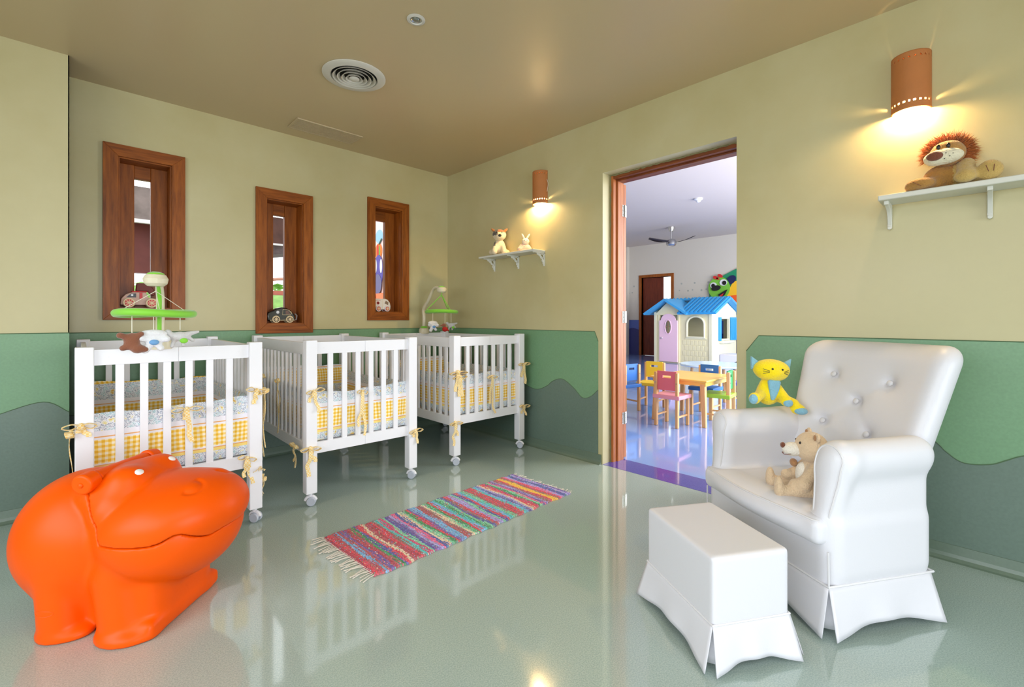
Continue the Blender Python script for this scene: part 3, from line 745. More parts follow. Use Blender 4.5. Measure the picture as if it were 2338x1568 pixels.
# ------------------------------------------------------------------ crib mobiles
lime = mat('lime_plush', (128, 206, 48), 0.6, sheen=0.4); cream_pl = mat('cream_plastic', (222, 214, 186), 0.35); greyplush = mat('grey_plush', (206, 204, 204), 0.9, sheen=0.5, bump=.4, bscale=200)
brown_plush = mat('brown_plush', (136, 82, 56), 0.9, sheen=0.5, bump=.4, bscale=200); string_m = mat('cream_string', (226, 220, 200), 0.8); blue_dec = mat('soft_blue', (110, 160, 210), 0.8); red_plush = mat('red_plush', (178, 34, 30), 0.85)
white_plush = mat('white_plush', (232, 232, 236), 0.9, sheen=0.4, bump=.4, bscale=200)
def make_mobile(arm_from, ring_c, label, R=0.145, seed=1, toys=None, green_stripe=True, zk=1.29):
    r = empty('crib_mobile', (ring_c[0], ring_c[1], 0)); tag(r, label, 'baby mobile', 'musical mobiles clamped to the cribs')
    bx, by = arm_from[0]-ring_c[0], arm_from[1]-ring_c[1]
    zr = 1.125 if seed == 1 else 1.17
    c = MB(); c.lathe([(0.0, .0), (.045, .0), (.052, .02), (.045, .05), (.022, .065), (0.0, .067)], 20, 0, Matrix.Translation((bx, by, .955))); c.box(bx-.02, bx+.02, by-.012, by+.045, .925, .99); c.build('clamp', cream_pl, r)
    c = MB(); c.lathe([(0.0, .0), (.038, .0), (.030, .024), (0.0, .028)], 20, 0, Matrix.Translation((bx, by, 1.004))); c.build('clamp_cover', lime, r)
    c = MB(); d = Vector((-bx, -by, 0)); path = smooth_path([(bx, by, .99), (bx, by, 1.12), (bx-d.x*.02, by-d.y*.02, 1.2), (bx+d.x*.25, by+d.y*.25, 1.28 if seed != 1 else 1.26), (bx+d.x*.6, by+d.y*.6, zk+.02), (0, 0, zk+.012)], 6)
    c.tube(path, [0.019-0.006*i/len(path) for i in range(len(path))], 12); c.build('arm', cream_pl, r)
    if green_stripe:
        c = MB(); c.tube([(p[0]-.004, p[1]-.012, p[2]) for p in path[2:22]], .0095, 8); c.build('arm_stripe', lime, r)
    c = MB(); c.lathe([(0, -.028), (.03, -.028), (.043, -.016), (.047, .004), (.038, .022), (.028, .026)], 24, 0, Matrix.Translation((0, 0, zk))); k = c.build('music_box', cream_pl, r)
    MB().lathe([(0.036, .018), (.030, .030), (.014, .037), (0, .038)], 24, 0, Matrix.Translation((0, 0, zk)), cap=False).build('music_box_cap', lime, k)
    c = MB(); pts = [(R*math.cos(2*PI*i/40), R*math.sin(2*PI*i/40), zr+.004*math.sin(2*PI*i/40*2)) for i in range(40)]; c.tube(pts, 0.017, 12, closed=True); c.build('ring', lime, r)
    c = MB()
    for a in (0.5, 2.6, 4.7): c.tube([(0, 0, zk-.028), (0, 0, zk-.05), (R*math.cos(a), R*math.sin(a), zr+.012)], .0015 if seed == 1 else .004, 6)
    c.build('hanger_cords', lime if seed != 1 else string_m, r)
    for kind, x, y, zt in toys:
        MB().tube([(x, y, zr-.012), (x, y, zt+.03)], .0022, 6).build('string', string_m, r)
        bd = None
        if kind == 'bear':
            f = union([ell((0, 0, 0), (.028, .022, .035)), ell((.018, -.01, -.034), (.024, .02, .02)), cap((0, 0, .01), (-.04, -.012, .025), .011, .013), cap((0, 0, .01), (.03, -.01, .03), .011), cap((0, 0, -.02), (-.03, .0, -.03), .012), cap((0.02, 0, -.03), (.045, -.01, -.038), .011)], .012)
            bd = blob('plush_toy', f, (-.07, -.05, -.07), (.07, .05, .06), .004, brown_plush, r)
        elif kind == 'rabbit':
            f = union([ell((0, 0, .02), (.05, .02, .018)), ell((0, 0, -.012), (.025, .022, .024)), cap((0, 0, -.01), (-.045, -.01, .0), .013, .014), cap((0, 0, -.01), (.045, -.01, -.004), .013, .015), cap((-.005, 0, -.02), (-.03, -.01, -.05), .014, .016), cap((.01, 0, -.02), (.025, -.01, -.045), .013)], .01)
            bd = blob('plush_toy', f, (-.08, -.05, -.08), (.08, .05, .06), .004, white_plush, r)
            MB().sphere((0, -.022, -.018), (.018, .008, .012)).build('shirt', blue_dec, bd)
        elif kind == 'horse':
            f = union([ell((0, 0, 0), (.035, .02, .022)), cap((.03, 0, .01), (.07, 0, .02), .012, .006), cap((-.03, 0, 0), (-.045, 0, .02), .013), cap((-.02, 0, -.01), (-.03, 0, -.045), .008), cap((.01, 0, -.01), (.012, 0, -.04), .008), cap((.028, 0, -.005), (.05, 0, -.02), .008)], .01)
            bd = blob('plush_toy', f, (-.08, -.05, -.07), (.1, .05, .05), .004, greyplush, r)
            MB().sphere((.012, -.018, -.02), (.016, .006, .012)).build('patch', lime, bd)
        elif kind == 'ladybird':
            f = union([ell((0, 0, -.015), (.027, .025, .024)), ell((-.012, 0, .022), (.022, .02, .018)), cap((.02, 0, -.01), (.04, 0, -.03), .007), cap((-.02, 0, .02), (-.045, 0, .02), .006)], .008)
            bd = blob('plush_toy', f, (-.07, -.05, -.07), (.07, .05, .06), .004, [red_plush, brown_plush], r, mi=lambda P: (P[:, 2] > .004).astype(int))
        if bd is not None: bd.location = (x, y, zt)
    return r
make_mobile((-2.585, -1.215), (-2.622, -1.395), 'lime ringed baby mobile clamped on the leftmost crib near the hippo', R=.137, seed=1, zk=1.275,
    toys=[('bear', -.085, -.03, 1.005), ('rabbit', -.01, -.02, 1.015), ('horse', .088, -.01, 1.02)])
make_mobile((-0.36, -0.10), (-0.375, -0.42), 'lime ringed baby mobile with curved cream arm on the corner crib', R=.14, seed=2,
    toys=[('rabbit', -.085, .02, 1.045), ('ladybird', -.005, -.06, 1.02), ('horse', .095, -.02, 1.04)], green_stripe=False, zk=1.375)

# ------------------------------------------------------------------ hippo toy box (x forward, y away from the camera)
def build_hippo():
    r = empty('hippo_toy_box', (-2.906+0.695*1.75-1.5*0.719, -3.992+0.719*1.75+1.5*0.695, 0), math.atan2(-0.695, 0.719))
    tag(r, 'large orange moulded plastic hippo toy box on the floor', 'toy box')
    shell = union([
        ell((-.09, 0, .285), (.246, .208, .245)),
        (rbox((.04, 0, .10), (.225, .13, .10), .045), .05), (rbox((.16, 0, .10), (.10, .165, .10), .045), .04),
        (cap((-.07, -.135, .0), (-.085, -.125, .2), .070, .078), .02), (cap((-.06, .12, .0), (-.08, .11, .2), .072, .08), .03),
        (cap((.155, -.13, .0), (.12, -.115, .2), .082, .09), .03), (cap((.16, .11, .0), (.12, .10, .2), .08, .09), .03),
        (ell((-.06, -.142, .012), (.092, .062, .036)), .015), (ell((.165, -.15, .012), (.102, .078, .042)), .015),
        (ell((-.06, .14, .012), (.09, .06, .035)), .015), (ell((.165, .12, .012), (.1, .07, .038)), .015),
        (rbox((.225, 0, .028), (.045, .185, .03), .02), .02),
    ], .04)
    jaw = ell((.212, 0, .325), (.232, .230, .194))
    muz = rell((.222, 0, .365), (.248, .230, .150), [[.985, 0, -.17], [0, 1, 0], [.17, 0, .985]])
    brow = union([ell((.09, 0, .41), (.130, .185, .145)), (ell((.10, -.08, .515), (.055, .05, .045)), .04), (ell((.10, .08, .515), (.055, .05, .045)), .04), (ell((.01, 0, .46), (.11, .15, .09)), .04)], .04)
    def nost(P):
        v = 0.0
        for s in (-1, 1):
            d = np.sqrt((P[..., 0]-.335)**2+(P[..., 1]-s*.085)**2+(P[..., 2]-.485)**2)
            v = v+.007*np.exp(-((d-.036)/.008)**2)*(P[..., 0] > .335)-.006*np.exp(-(d/.035)**2)
        return v
    head = lambda P: smin(muz(P), brow(P), .012)+nost(P)
    def allf(P): return smin(smin(shell(P), jaw(P), .03), head(P), .010)
    def G(P):
        x, y, z = P[..., 0], P[..., 1], P[..., 2]
        ph = np.arctan2(y, x-.2)
        zm = .338+.026*np.exp(-((ph+.86)/.17)**2)-.010*np.exp(-((ph+.45)/.15)**2)
        xs = .115-.62*(z-.336)
        return np.maximum(zm-z, xs-x)
    gap = .0022
    lid = lambda P: np.maximum(allf(P), G(P)+gap)
    body = lambda P: np.maximum(np.maximum(smin(smin(shell(P), jaw(P), .03), np.where(P[..., 0] < .16, head(P), 9.0), .010), -G(P)+gap), -P[..., 2])
    blob('body', body, (-.5, -.30, -.02), (.5, .30, .6), .0062, orange, r)
    hd = blob('lid', lid, (-.12, -.28, .3), (.5, .28, .6), .0052, orange, r)
    for y in (-.078, .078):
        MB().sphere((.138, y, .536), (.018, .022, .017), 16, 12).build('eye', mat('eye_white%d' % (y > 0), (240, 240, 240), 0.35), hd)
    t = MB(); t.cyl((.012, -.165, .525), (.012, -.115, .53), .036, 24); t.cyl((.012, -.115, .53), (.012, .115, .53), .029, 24); t.cyl((.012, .115, .53), (.012, .165, .525), .036, 24)
    t.sphere((.012, -.165, .525), (.009, .006, .009))
    t.build('hinge_tube', orange, r, bevel=.008, seg=4)
    op = []
    for i in range(24):
        x, z = -.083+.034*math.cos(2*PI*i/24), .105+.010*math.sin(2*PI*i/24)
        ys = np.linspace(-.28, -.1, 200); v = shell(np.stack([np.full(200, x), ys, np.full(200, z)], -1)); op.append((x, ys[int(np.argmax(v < 0))], z))
    lg = MB(); lg.tube(op, .0012, 6, closed=True); lg.build('embossed_oval', orange, r)
    return r
hippo = build_hippo()
# ------------------------------------------------------------------ armchair (local: -y faces the room front, +x is the arm nearest the camera)
AR = math.atan2(-.855, -.518)
chair = empty('armchair', (-.622, -3.4575, 0), AR)
tag(chair, 'white leatherette armchair with button tufted back and flared skirt', 'armchair')
def build_chair(r):
    def armf(s):
        slab = rbox((s*.279, -.005, .38), (.051, .222, .215), .045)
        roll = cap((s*.297, -.165, .600), (s*.298, .165, .604), .060, .060)
        tear = cap((s*.283, -.215, .40), (s*.297, -.165, .600), .034, .060)
        return [slab, (roll, .05), (tear, .02)]
    base = union([rbox((0, -.018, .265), (.328, .233, .135), .04)], .02)
    both = lambda P: np.minimum(union(armf(1), .03)(P), union(armf(-1), .03)(P))
    f = lambda P: smin(base(P), both(P), .03)
    blob('upholstered_body', f, (-.42, -.34, .09), (.42, .42, .74), .0085, leather, r)
    # backrest
    btn = [(-.15, .84), (.11, .83), (-.015, .735), (-.14, .625), (.07, .61)]
    def y_front(x, z): return .135+.36*(z-.4)-.07*(abs(x)/.33)**2.2
    def back(P):
        x, y, z = P[..., 0], P[..., 1], P[..., 2]
        wd = .86+.15*np.clip((z-.42)/.5, 0, 1)
        q = np.stack([x/wd, (y-.36*(z-.4)+.055*(np.abs(x)/.33)**2.2), z], -1)
        v = rbox((0, .205, .70), (.325, .07, .295), .068)(q)
        for bx, bz in btn:
            d2 = (x-bx)**2+(z-bz)**2; v = v+(.020*np.exp(-d2/.0009)+.012*np.exp(-d2/.006))*(q[..., 1] < .2)
        for (a, b) in ((0, 2), (1, 2), (2, 3), (2, 4)):
            A = np.array(btn[a]); B = np.array(btn[b]); d = B-A; L2 = (d**2).sum()
            t = np.clip(((x-A[0])*d[0]+(z-A[1])*d[1])/L2, 0, 1); dd = (x-A[0]-t*d[0])**2+(z-A[1]-t*d[1])**2
            v = v+.0035*np.exp(-dd/.0003)*(q[..., 1] < .2)
        return v*.8
    bk = blob('backrest', back, (-.42, .0, .36), (.42, .62, 1.04), .0085, leather, r)
    for bx, bz in btn:
        yy = .135+.36*(bz-.4)-.055*(abs(bx)/.33)**2.2
        M = Matrix.Translation((bx, yy+.016, bz)) @ Matrix.Rotation(math.radians(90-20), 4, 'X')
        MB().sphere((0, 0, 0), (.013, .013, .008), 14, 10, 0, M).build('button', leather, bk)
    # seat
    seat = union([rbox((0, -.04, .352), (.225, .22, .052), .03), (rbox((0, -.235, .348), (.316, .052, .048), .03), .03), (ell((0, -.258, .352), (.27, .07, .05)), .03)], .02)
    st = blob('seat', seat, (-.36, -.36, .27), (.36, .24, .42), .0075, leather, r)
    # piping
    pp = MB(); pts = []
    for i in range(41):
        x = -.305+.61*i/40; ys = np.linspace(-.38, -.1, 400); v = seat(np.stack([np.full(400, x), ys, np.full(400, .388)], -1)); pts.append((x, ys[int(np.argmax(v < 0))], .388))
    pp.tube(pts, .0042, 6)
    for s in (-1, 1):
        g = union(armf(s), .03); P = []
        out2 = []
        for i in range(8): u = i/8; out2.append((s*(.283+.026+.038*u), .375+.225*u))
        for i in range(11): b = i/10*PI; out2.append((s*(.297+.050*math.cos(b)), .600+.050*math.sin(b)))
        for i in range(1, 9): u = 1-i/8; out2.append((s*(.283-.026-.010*u), .375+.225*u))
        for x, z in out2:
            ys = np.linspace(-.34, .0, 400); v = g(np.stack([np.full(400, x), ys, np.full(400, z)], -1)); P.append((x, ys[int(np.argmax(v < 0))]-.001, z))
        pp.tube(P, .0042, 6)
    # seam around the body above the skirt
    hxw, y0, y1 = .331, -.252, .217
    ring = []
    for a, b in (((-hxw, y0), (hxw, y0)), ((hxw, y0), (hxw, y1)), ((hxw, y1), (-hxw, y1)), ((-hxw, y1), (-hxw, y0))):
        for k in range(12):
            t = k/12; ring.append((a[0]+(b[0]-a[0])*t, a[1]+(b[1]-a[1])*t, .168))
    pp.tube(ring, .0048, 6, closed=True)
    for s in (-1, 1): pp.tube([(s*.331, y0, .17), (s*.329, y0-.001, .29)], .0035, 6)
    pp.build('piping', leather_pipe, r)
    return r
def skirt(r, hw, y0, y1, zt, zb, flare, arch, m, pleat=True, th=.003, extra=None, rear=1.0):
    corners = [(-hw, y0), (hw, y0), (hw, y1), (-hw, y1)]
    for ci in range(4):
        a = Vector((*corners[ci], 0)); b = Vector((*corners[(ci+1) % 4], 0)); d = (b-a); L = d.length; d.normalize(); nrm = Vector((d.y, -d.x, 0)); n = 36; mm = 8; V = []; Fc = []
        fr = [flare*extra[ci] if extra else flare, 0]
        for i in range(n+1):
            u = i/n; e = abs(2*u-1)
            for j in range(mm+1):
                v = j/mm
                corner = math.exp(-min(u, 1-u)/.10)
                out = fr[0]*v*(0.6+0.5*corner)+.004*math.sin(u*PI*5)*v*v
                zz = zt+(zb+arch*math.sin(PI*u)**1.2-zt)*v
                along = (-1 if u < .5 else 1)*corner*v*flare*0.42*(rear if (ci, u > .5) in ((1, True), (3, False)) or ci == 2 else 1)
                p = a+d*(L*u+along)+nrm*out; V.append((p.x, p.y, zz))
        for i in range(n):
            for j in range(mm):
                Fc.append((i*(mm+1)+j, i*(mm+1)+j+1, (i+1)*(mm+1)+j+1, (i+1)*(mm+1)+j))
        o = link_mesh('skirt_panel', V, Fc, m, r); s = o.modifiers.new('s', 'SOLIDIFY'); s.thickness = th; s.offset = 0
        # corner pleat folded behind
        c = a-Vector((d.x, d.y, 0))*.0; V = []; Fc = []
        cdir = Vector((a.x, a.y-(y0+y1)/2, 0)).normalized()
        for i in range(9):
            t = i/8-.5
            for j in range(6):
                v = j/5; q = Vector((a.x, a.y, 0))*(.985)+cdir*(flare*.35*v-.012)+Vector((-cdir.y, cdir.x, 0))*t*.05*(0.3+v)
                V.append((q.x, q.y, zt+(zb+.012-zt)*v))
        for i in range(8):
            for j in range(5): Fc.append((i*6+j, i*6+j+1, i*6+7+j, i*6+6+j))
        o = link_mesh('skirt_pleat', V, Fc, m, r); s = o.modifiers.new('s', 'SOLIDIFY'); s.thickness = th
build_chair(chair)
skirt(chair, .331, -.252, .205, .168, .012, .045, .03, leather, rear=.25)
ott = empty('footstool', (-1.233, -3.299, 0), AR)
tag(ott, 'white leatherette footstool with flared skirt before the armchair', 'footstool')
blob('cushion_block', rbox((0, 0, .243), (.20, .1425, .11), .012), (-.23, -.17, .12), (.23, .17, .37), .006, leather, ott, sm=2)
pp = MB()
for z in (.141,):
    rg = []
    for a, b in (((-.2, -.1425), (.2, -.1425)), ((.2, -.1425), (.2, .1425)), ((.2, .1425), (-.2, .1425)), ((-.2, .1425), (-.2, -.1425))):
        for k in range(10): rg.append((a[0]+(b[0]-a[0])*k/10, a[1]+(b[1]-a[1])*k/10, z))
    pp.tube(rg, .004, 6, closed=True)
pp.build('piping', leather_pipe, ott)
skirt(ott, .2, -.1425, .1425, .141, .01, .036, .024, leather)

# ------------------------------------------------------------------ plush toys (local: facing -y, seat at z=0)
def plush_mat(name, rgb, vary=.06): return mat(name, rgb, 0.95, bump=0.6, bscale=160, vary=vary, vscale=30, sheen=0.35)
bear_m = plush_mat('bear_plush', (220, 194, 160)); bear_w = plush_mat('bear_white', (238, 232, 220)); brn = plush_mat('nose_brown', (120, 66, 44)); tan_pad = plush_mat('tan_pad', (176, 128, 84))
def teddy():
    r = empty('teddy_bear')
    bd = blob('body', union([ell((0, 0, .075), (.056, .052, .078)), cap((-.045, -.005, .125), (-.062, -.05, .06), .021, .024), cap((-.062, -.05, .06), (-.04, -.085, .065), .024, .021), cap((.045, -.005, .125), (.062, -.05, .06), .021, .024), cap((.062, -.05, .06), (.045, -.075, .052), .024, .022),
        cap((-.04, -.01, .03), (-.06, -.13, .026), .028, .022), cap((.04, -.01, .03), (.06, -.125, .026), .028, .022), ell((-.06, -.142, .042), (.024, .017, .042)), ell((.06, -.137, .042), (.024, .017, .042))], .014), (-.12, -.19, -.02), (.12, .08, .17), .0042, bear_m, r)
    MB().sphere((0, -.034, .082), (.038, .028, .05), 18, 14).build('belly', bear_w, bd)
    h = empty('head_pivot'); bpy.data.objects.remove(h)
    hd = blob('head', union([ell((0, -.004, .195), (.064, .06, .062)), ell((-.052, .002, .245), (.02, .009, .02)), ell((.052, .002, .245), (.02, .009, .02))], .01), (-.1, -.1, .11), (.1, .08, .29), .0042, bear_m, r)
    mz = MB(); mz.sphere((0, -.072, .182), (.032, .040, .028), 18, 14); mz = mz.build('muzzle', bear_w, hd)
    MB().sphere((0, -.108, .196), (.014, .010, .012), 12, 8).build('nose', brn, mz)
    MB().tube(smooth_path([(-.026, -.084, .168), (-.012, -.106, .162), (0, -.110, .168), (.012, -.106, .162), (.026, -.084, .168)]), .0014, 6).build('stitched_mouth', brn, mz)
    for s in (-1, 1):
        MB().sphere((s*.028, -.052, .216), (.006, .005, .006), 10, 8).build('eye', black, hd)
        MB().sphere((s*.052, -.008, .245), (.012, .005, .012), 12, 8).build('inner_ear', tan_pad, hd)
    MB().sphere((-.035, -.06, .118), (.022, .014, .016)).build('scarf_knot', tan_pad, bd)
    return r, hd
t_, th_ = teddy(); tag(t_, 'beige teddy bear with white muzzle sitting on the armchair seat', 'teddy bear')
t_.scale = (.98, .98, .98); t_.location = Vector((-.622, -3.4575, 0))+Vector((.12*-.518+-.10*.855, .12*-.855+-.10*-.518, .397))
t_.rotation_euler = (0, 0, AR+math.radians(-30)); 
cat_y = plush_mat('cat_yellow', (252, 224, 8), .04); cat_b = plush_mat('cat_blue', (132, 186, 208), .05)
def make_cat():
    r = empty('plush_cat')
    bd = blob('body', union([ell((0, 0, .055), (.055, .048, .062)), ell((0, -.005, .10), (.042, .038, .035)),
        cap((-.035, -.01, .055), (-.10, -.075, .028), .025, .022), ell((-.112, -.088, .034), (.026, .02, .027)),
        cap((.045, -.0, .04), (.10, -.05, .015), .026, .024), ell((.112, -.068, -.008), (.034, .026, .026)),
        cap((.03, -.02, .085), (.052, -.062, .035), .022, .022), ell((.054, -.066, .026), (.026, .022, .024)),
        cap((-.03, -.01, .09), (-.05, -.02, .05), .018, .018)], .012), (-.17, -.14, -.06), (.17, .08, .16), .0045, cat_y, r)
    hd = blob('head', union([ell((0, -.012, .172), (.088, .056, .052)), ell((0, -.02, .152), (.07, .05, .036)), ell((0, -.064, .157), (.022, .014, .012))], .016), (-.11, -.1, .08), (.11, .08, .25), .0045, cat_y, r)
    for s in (-1, 1):
        e = MB().prism([(s*.05, .20), (s*.094, .165), (s*.100, .232)][::s], 1, -.010, .006).build('ear', cat_b, hd, bevel=.004, seg=3)
        MB().sphere((s*.026 if s > 0 else -.022, -.066, .178), (.0055, .004, .0055), 10, 8).build('eye', black, hd)
        wk = MB()
        for k in range(3): wk.tube([(s*.036, -.068, .168-.004*k), (s*.062, -.055, .176-.011*k)], .0012, 5)
        wk.build('whiskers', black, hd)
    MB().prism([(-.030, .118), (-.02, .124), (.024, .124), (.034, .116), (.026, .07), (.008, .025), (-.008, .022), (-.018, .06)][::-1], 1, -.054, -.034).build('bib', cat_b, bd, bevel=.008, seg=3)
    MB().sphere((-.121, -.098, .030), (.021, .016, .024)).build('paw_pad', cat_b, bd)
    MB().sphere((.118, -.083, -.014), (.032, .020, .018)).build('paw_pad', cat_b, bd)
    MB().sphere((.056, -.080, .020), (.023, .014, .019)).build('paw_pad', cat_b, bd)
    return r
c_ = make_cat(); tag(c_, 'bright yellow plush cat with blue ears on the chair arm', 'plush cat')
c_.location = Vector((-.622, -3.4575, 0))+Vector((-.29*-.518+.055*.855, -.29*-.855+.055*-.518, .684)); c_.rotation_euler = (0, math.radians(4), math.radians(-45)); c_.scale = (.98, .98, .98)

lion_m = plush_mat('lion_plush', (196, 164, 94)); lion_d = plush_mat('lion_body', (176, 128, 62)); mane_m = mat('mane_fur', (176, 98, 40), .9, vary=.3, vscale=20, sheen=.3)
muz_w = plush_mat('muzzle_cream', (226, 218, 190))
def make_lion():
    r = empty('plush_lion')
    bd = blob('body', union([ell((-.01, .02, .055), (.075, .045, .06)), cap((-.03, -.01, .03), (-.12, -.045, .018), .03, .02), ell((-.085, -.05, .028), (.05, .03, .026)),
        cap((.06, .0, .09), (.062, -.05, .04), .03, .03), ell((.058, -.062, .028), (.036, .03, .026)), cap((.07, -.0, .03), (.12, -.03, .035), .032, .03), ell((.132, -.045, .042), (.040, .026, .042))], .014), (-.20, -.13, -.02), (.20, .09, .15), .005,
        [lion_m, lion_d], r, mi=lambda P: ((P[:, 0] < .02) & (P[:, 2] > .0)).astype(int))
    hd = blob('head', union([ell((0, -.01, .15), (.062, .052, .055)), ell((-.0, -.02, .178), (.04, .03, .022))], .014), (-.1, -.1, .07), (.1, .08, .24), .005, lion_d, r)
    mz = blob('muzzle', union([ell((-.01, -.055, .130), (.066, .038, .034)), ell((-.04, -.07, .12), (.026, .026, .024))], .02), (-.1, -.13, .07), (.1, .02, .19), .005, muz_w, hd)
    MB().sphere((-.036, -.098, .128), (.028, .014, .02), 14, 10).build('nose', brn, mz)
    d = MB()
    for x, z in ((.0, .135), (.012, .12), (-.005, .112), (.022, .13)): d.sphere((x, -.092+abs(x)*.2, z), .0022, 6, 4)
    d.build('freckles', black, mz)
    for x in (-.026, .006): MB().sphere((x, -.062, .174), (.007, .007, .012), 10, 8).build('eye', black, hd)
    mn = MB(); rr = random.Random(5)
    for k in range(2100):
        a = rr.uniform(-.55*PI, 1.0*PI) if k % 3 else rr.uniform(-.2, 3.3); el = rr.uniform(-.35, 1.0)
        c = Vector((math.cos(a)*.055, .012+el*.035, .155+math.sin(a)*.05))
        dr = Vector((math.cos(a), el*.5-.1, math.sin(a))) + Vector((rr.gauss(0, .35), rr.gauss(0, .35), rr.gauss(0, .35))); dr.normalize()
        l = rr.uniform(.026, .058); p1 = c+dr*l*.55; p2 = c+dr*l+Vector((rr.gauss(0, .005), rr.gauss(0, .005), rr.gauss(0, .005)-.003))
        sdir = dr.cross(Vector((rr.random(), rr.random(), rr.random()))).normalized()*.0022
        b = dr.cross(sdir).normalized()*.0016
        mn.add([c+sdir, c-sdir*.5+b, c-sdir*.5-b, p1+sdir*.7, p1-sdir*.35+b*.7, p1-sdir*.35-b*.7, p2], [(0, 1, 4, 3), (1, 2, 5, 4), (2, 0, 3, 5), (3, 4, 6), (4, 5, 6), (5, 3, 6)])
    mn.build('mane', mane_m, hd, smooth=False)
    st = MB(); st.tube([(-.11, -.079, .035), (-.095, -.083, .022), (-.08, -.082, .012)], .0012, 5); st.tube([(.12, -.072, .058), (.128, -.074, .03)], .0012, 5); st.tube([(.145, -.071, .058), (.142, -.073, .03)], .0012, 5); st.build('toe_stitches', brn, bd)
    return r
ln = make_lion(); tag(ln, 'plush lion with shaggy brown mane slumped on the right wall shelf', 'plush lion')
ln.location = (-.088, -3.868, 1.682); ln.rotation_euler = (0, 0, -PI/2)

dog_w = plush_mat('dog_cream', (228, 212, 178)); dog_g = plush_mat('dog_grey', (92, 84, 74)); dog_b = plush_mat('dog_tan', (172, 112, 62))
def make_dog():
    r = empty('plush_dog')
    bd = blob('body', union([ell((0, .01, .075), (.055, .05, .07)), cap((-.035, -.03, .07), (-.045, -.06, .02), .022, .024), cap((.035, -.03, .07), (.045, -.06, .02), .022, .024), ell((-.06, .0, .025), (.035, .045, .025)), ell((.06, .0, .025), (.035, .045, .025))], .015), (-.12, -.11, -.02), (.12, .09, .16), .0055,
        [dog_w, dog_g], r, mi=lambda P: ((P[:, 0] < -.035) & (P[:, 2] > .075)).astype(int))
    hd = blob('head', union([ell((0, -.01, .18), (.062, .052, .052)), ell((.002, -.055, .162), (.036, .035, .028))], .018), (-.1, -.11, .1), (.1, .08, .26), .005, [dog_w, dog_g, dog_b], r,
        mi=lambda P: np.where((P[:, 0] < -.015) & (P[:, 2] > .17) & (P[:, 0] < P[:, 2]*0+.0) & (P[:, 1] < .0), 1, np.where((P[:, 2] > .20) & (P[:, 0] > -.015), 2, 0)))
    MB().sphere((.004, -.088, .163), (.015, .010, .013), 12, 8).build('nose', black, hd)
    for s in (-1, 1):
        MB().sphere((s*.022, -.056, .196), (.006, .005, .007), 10, 8).build('eye', black, hd)
        M = Matrix.Translation((s*.052, -.0, .222)) @ Matrix.Rotation(s*.9, 4, 'Y')
        MB().sphere((0, 0, 0), (.012, .008, .030), 12, 10, 0, M).build('ear', dog_b, hd)
    return r
dg = make_dog(); tag(dg, 'cream and brown plush dog sitting on the small left wall shelf', 'plush dog')
dg.location = (-.082, -.905, 1.682); dg.rotation_euler = (0, 0, math.radians(-42))
rab_m = plush_mat('rabbit_pink', (232, 196, 172)); rab_w = plush_mat('rabbit_cream', (240, 222, 196))
def make_rabbit():
    r = empty('plush_rabbit')
    bd = blob('body', union([ell((0, 0, .035), (.05, .035, .037)), ell((.03, 0, .022), (.032, .03, .022)), ell((-.035, -.01, .018), (.028, .028, .018))], .015), (-.1, -.06, -.01), (.1, .06, .09), .005, rab_m, r)
    hd = blob('head', union([ell((.01, -.005, .085), (.032, .03, .03))], .01), (-.05, -.05, .04), (.06, .05, .13), .005, rab_w, r)
    for s, lean in ((-1, -.45), (1, .55)):
        M = Matrix.Translation((.01+s*.02, 0, .128)) @ Matrix.Rotation(lean, 4, 'Y')
        MB().sphere((0, 0, 0), (.008, .005, .030), 10, 8, 0, M).build('ear', rab_w, hd)
        MB().sphere((.01+s*.012, -.033, .09), .0028, 8, 6).build('eye', black, hd)
    return r
rb = make_rabbit(); tag(rb, 'small pale pink plush rabbit with upright ears on the left shelf', 'plush rabbit')
rb.location = (-.07, -1.213, 1.682); rb.rotation_euler = (0, 0, math.radians(-45))

# ------------------------------------------------------------------ wall shelves
def shelf_small():
    r = empty('wall_shelf', (0, 0, 0)); tag(r, 'small white wall shelf on three pierced curved brackets', 'shelf')
    MB().box(-.15, -.002, -1.395, -.69, 1.66, 1.68).build('board', white_shelf, r, bevel=.004)
    for y in (-.755, -1.075, -1.383):
        b = MB(); n = 14
        # quarter curved bracket with round holes: annular pieces
        outer = [(-.003, 1.66), (-.003, 1.552)]+[(-.003-.135*(1-math.cos(a))**1.0*1.0, 1.552+.0+.108*math.sin(a)) for a in [PI/2*k/n for k in range(1, n+1)]]
        V = []
        b.tube([(p[0]-.004, y, p[1]) for p in outer[1:]], .0052, 6)
        b.box(-.010, -.002, y-.007, y+.007, 1.548, 1.66); b.box(-.138, -.002, y-.007, y+.007, 1.652, 1.661)
        for cx_, cz_, rr in ((-.034, 1.628, .020), (-.022, 1.592, .010), (-.064, 1.640, .011), (-.016, 1.572, .006), (-.086, 1.646, .007)):
            b.tube([(cx_+rr*math.cos(2*PI*k/16), y, cz_+rr*math.sin(2*PI*k/16)) for k in range(16)], .004, 6, closed=True)
        b.build('bracket', white_shelf, r)
    return r
shelf_small()
def shelf_big():
    r = empty('wall_shelf', (0, 0, 0)); tag(r, 'long white wall shelf under the lion and right lamp', 'shelf')
    MB().box(-.155, -.002, -5.1, -3.632, 1.657, 1.682).build('board', white_shelf, r, bevel=.004)
    for y in (-3.66, -4.0, -4.9):
        b = MB(); b.box(-.128, -.002, y-.009, y+.009, 1.640, 1.658); b.box(-.016, -.002, y-.009, y+.009, 1.545, 1.645)
        b.prism([(-.016, 1.64), (-.016, 1.56), (-.03, 1.60), (-.055, 1.626), (-.115, 1.64)], 1, y-.008, y+.008)
        b.cyl((-.010, y, 1.545), (-.022, y, 1.545), .009, 10); b.build('bracket', white_shelf, r, bevel=.002)
    return r
shelf_big()

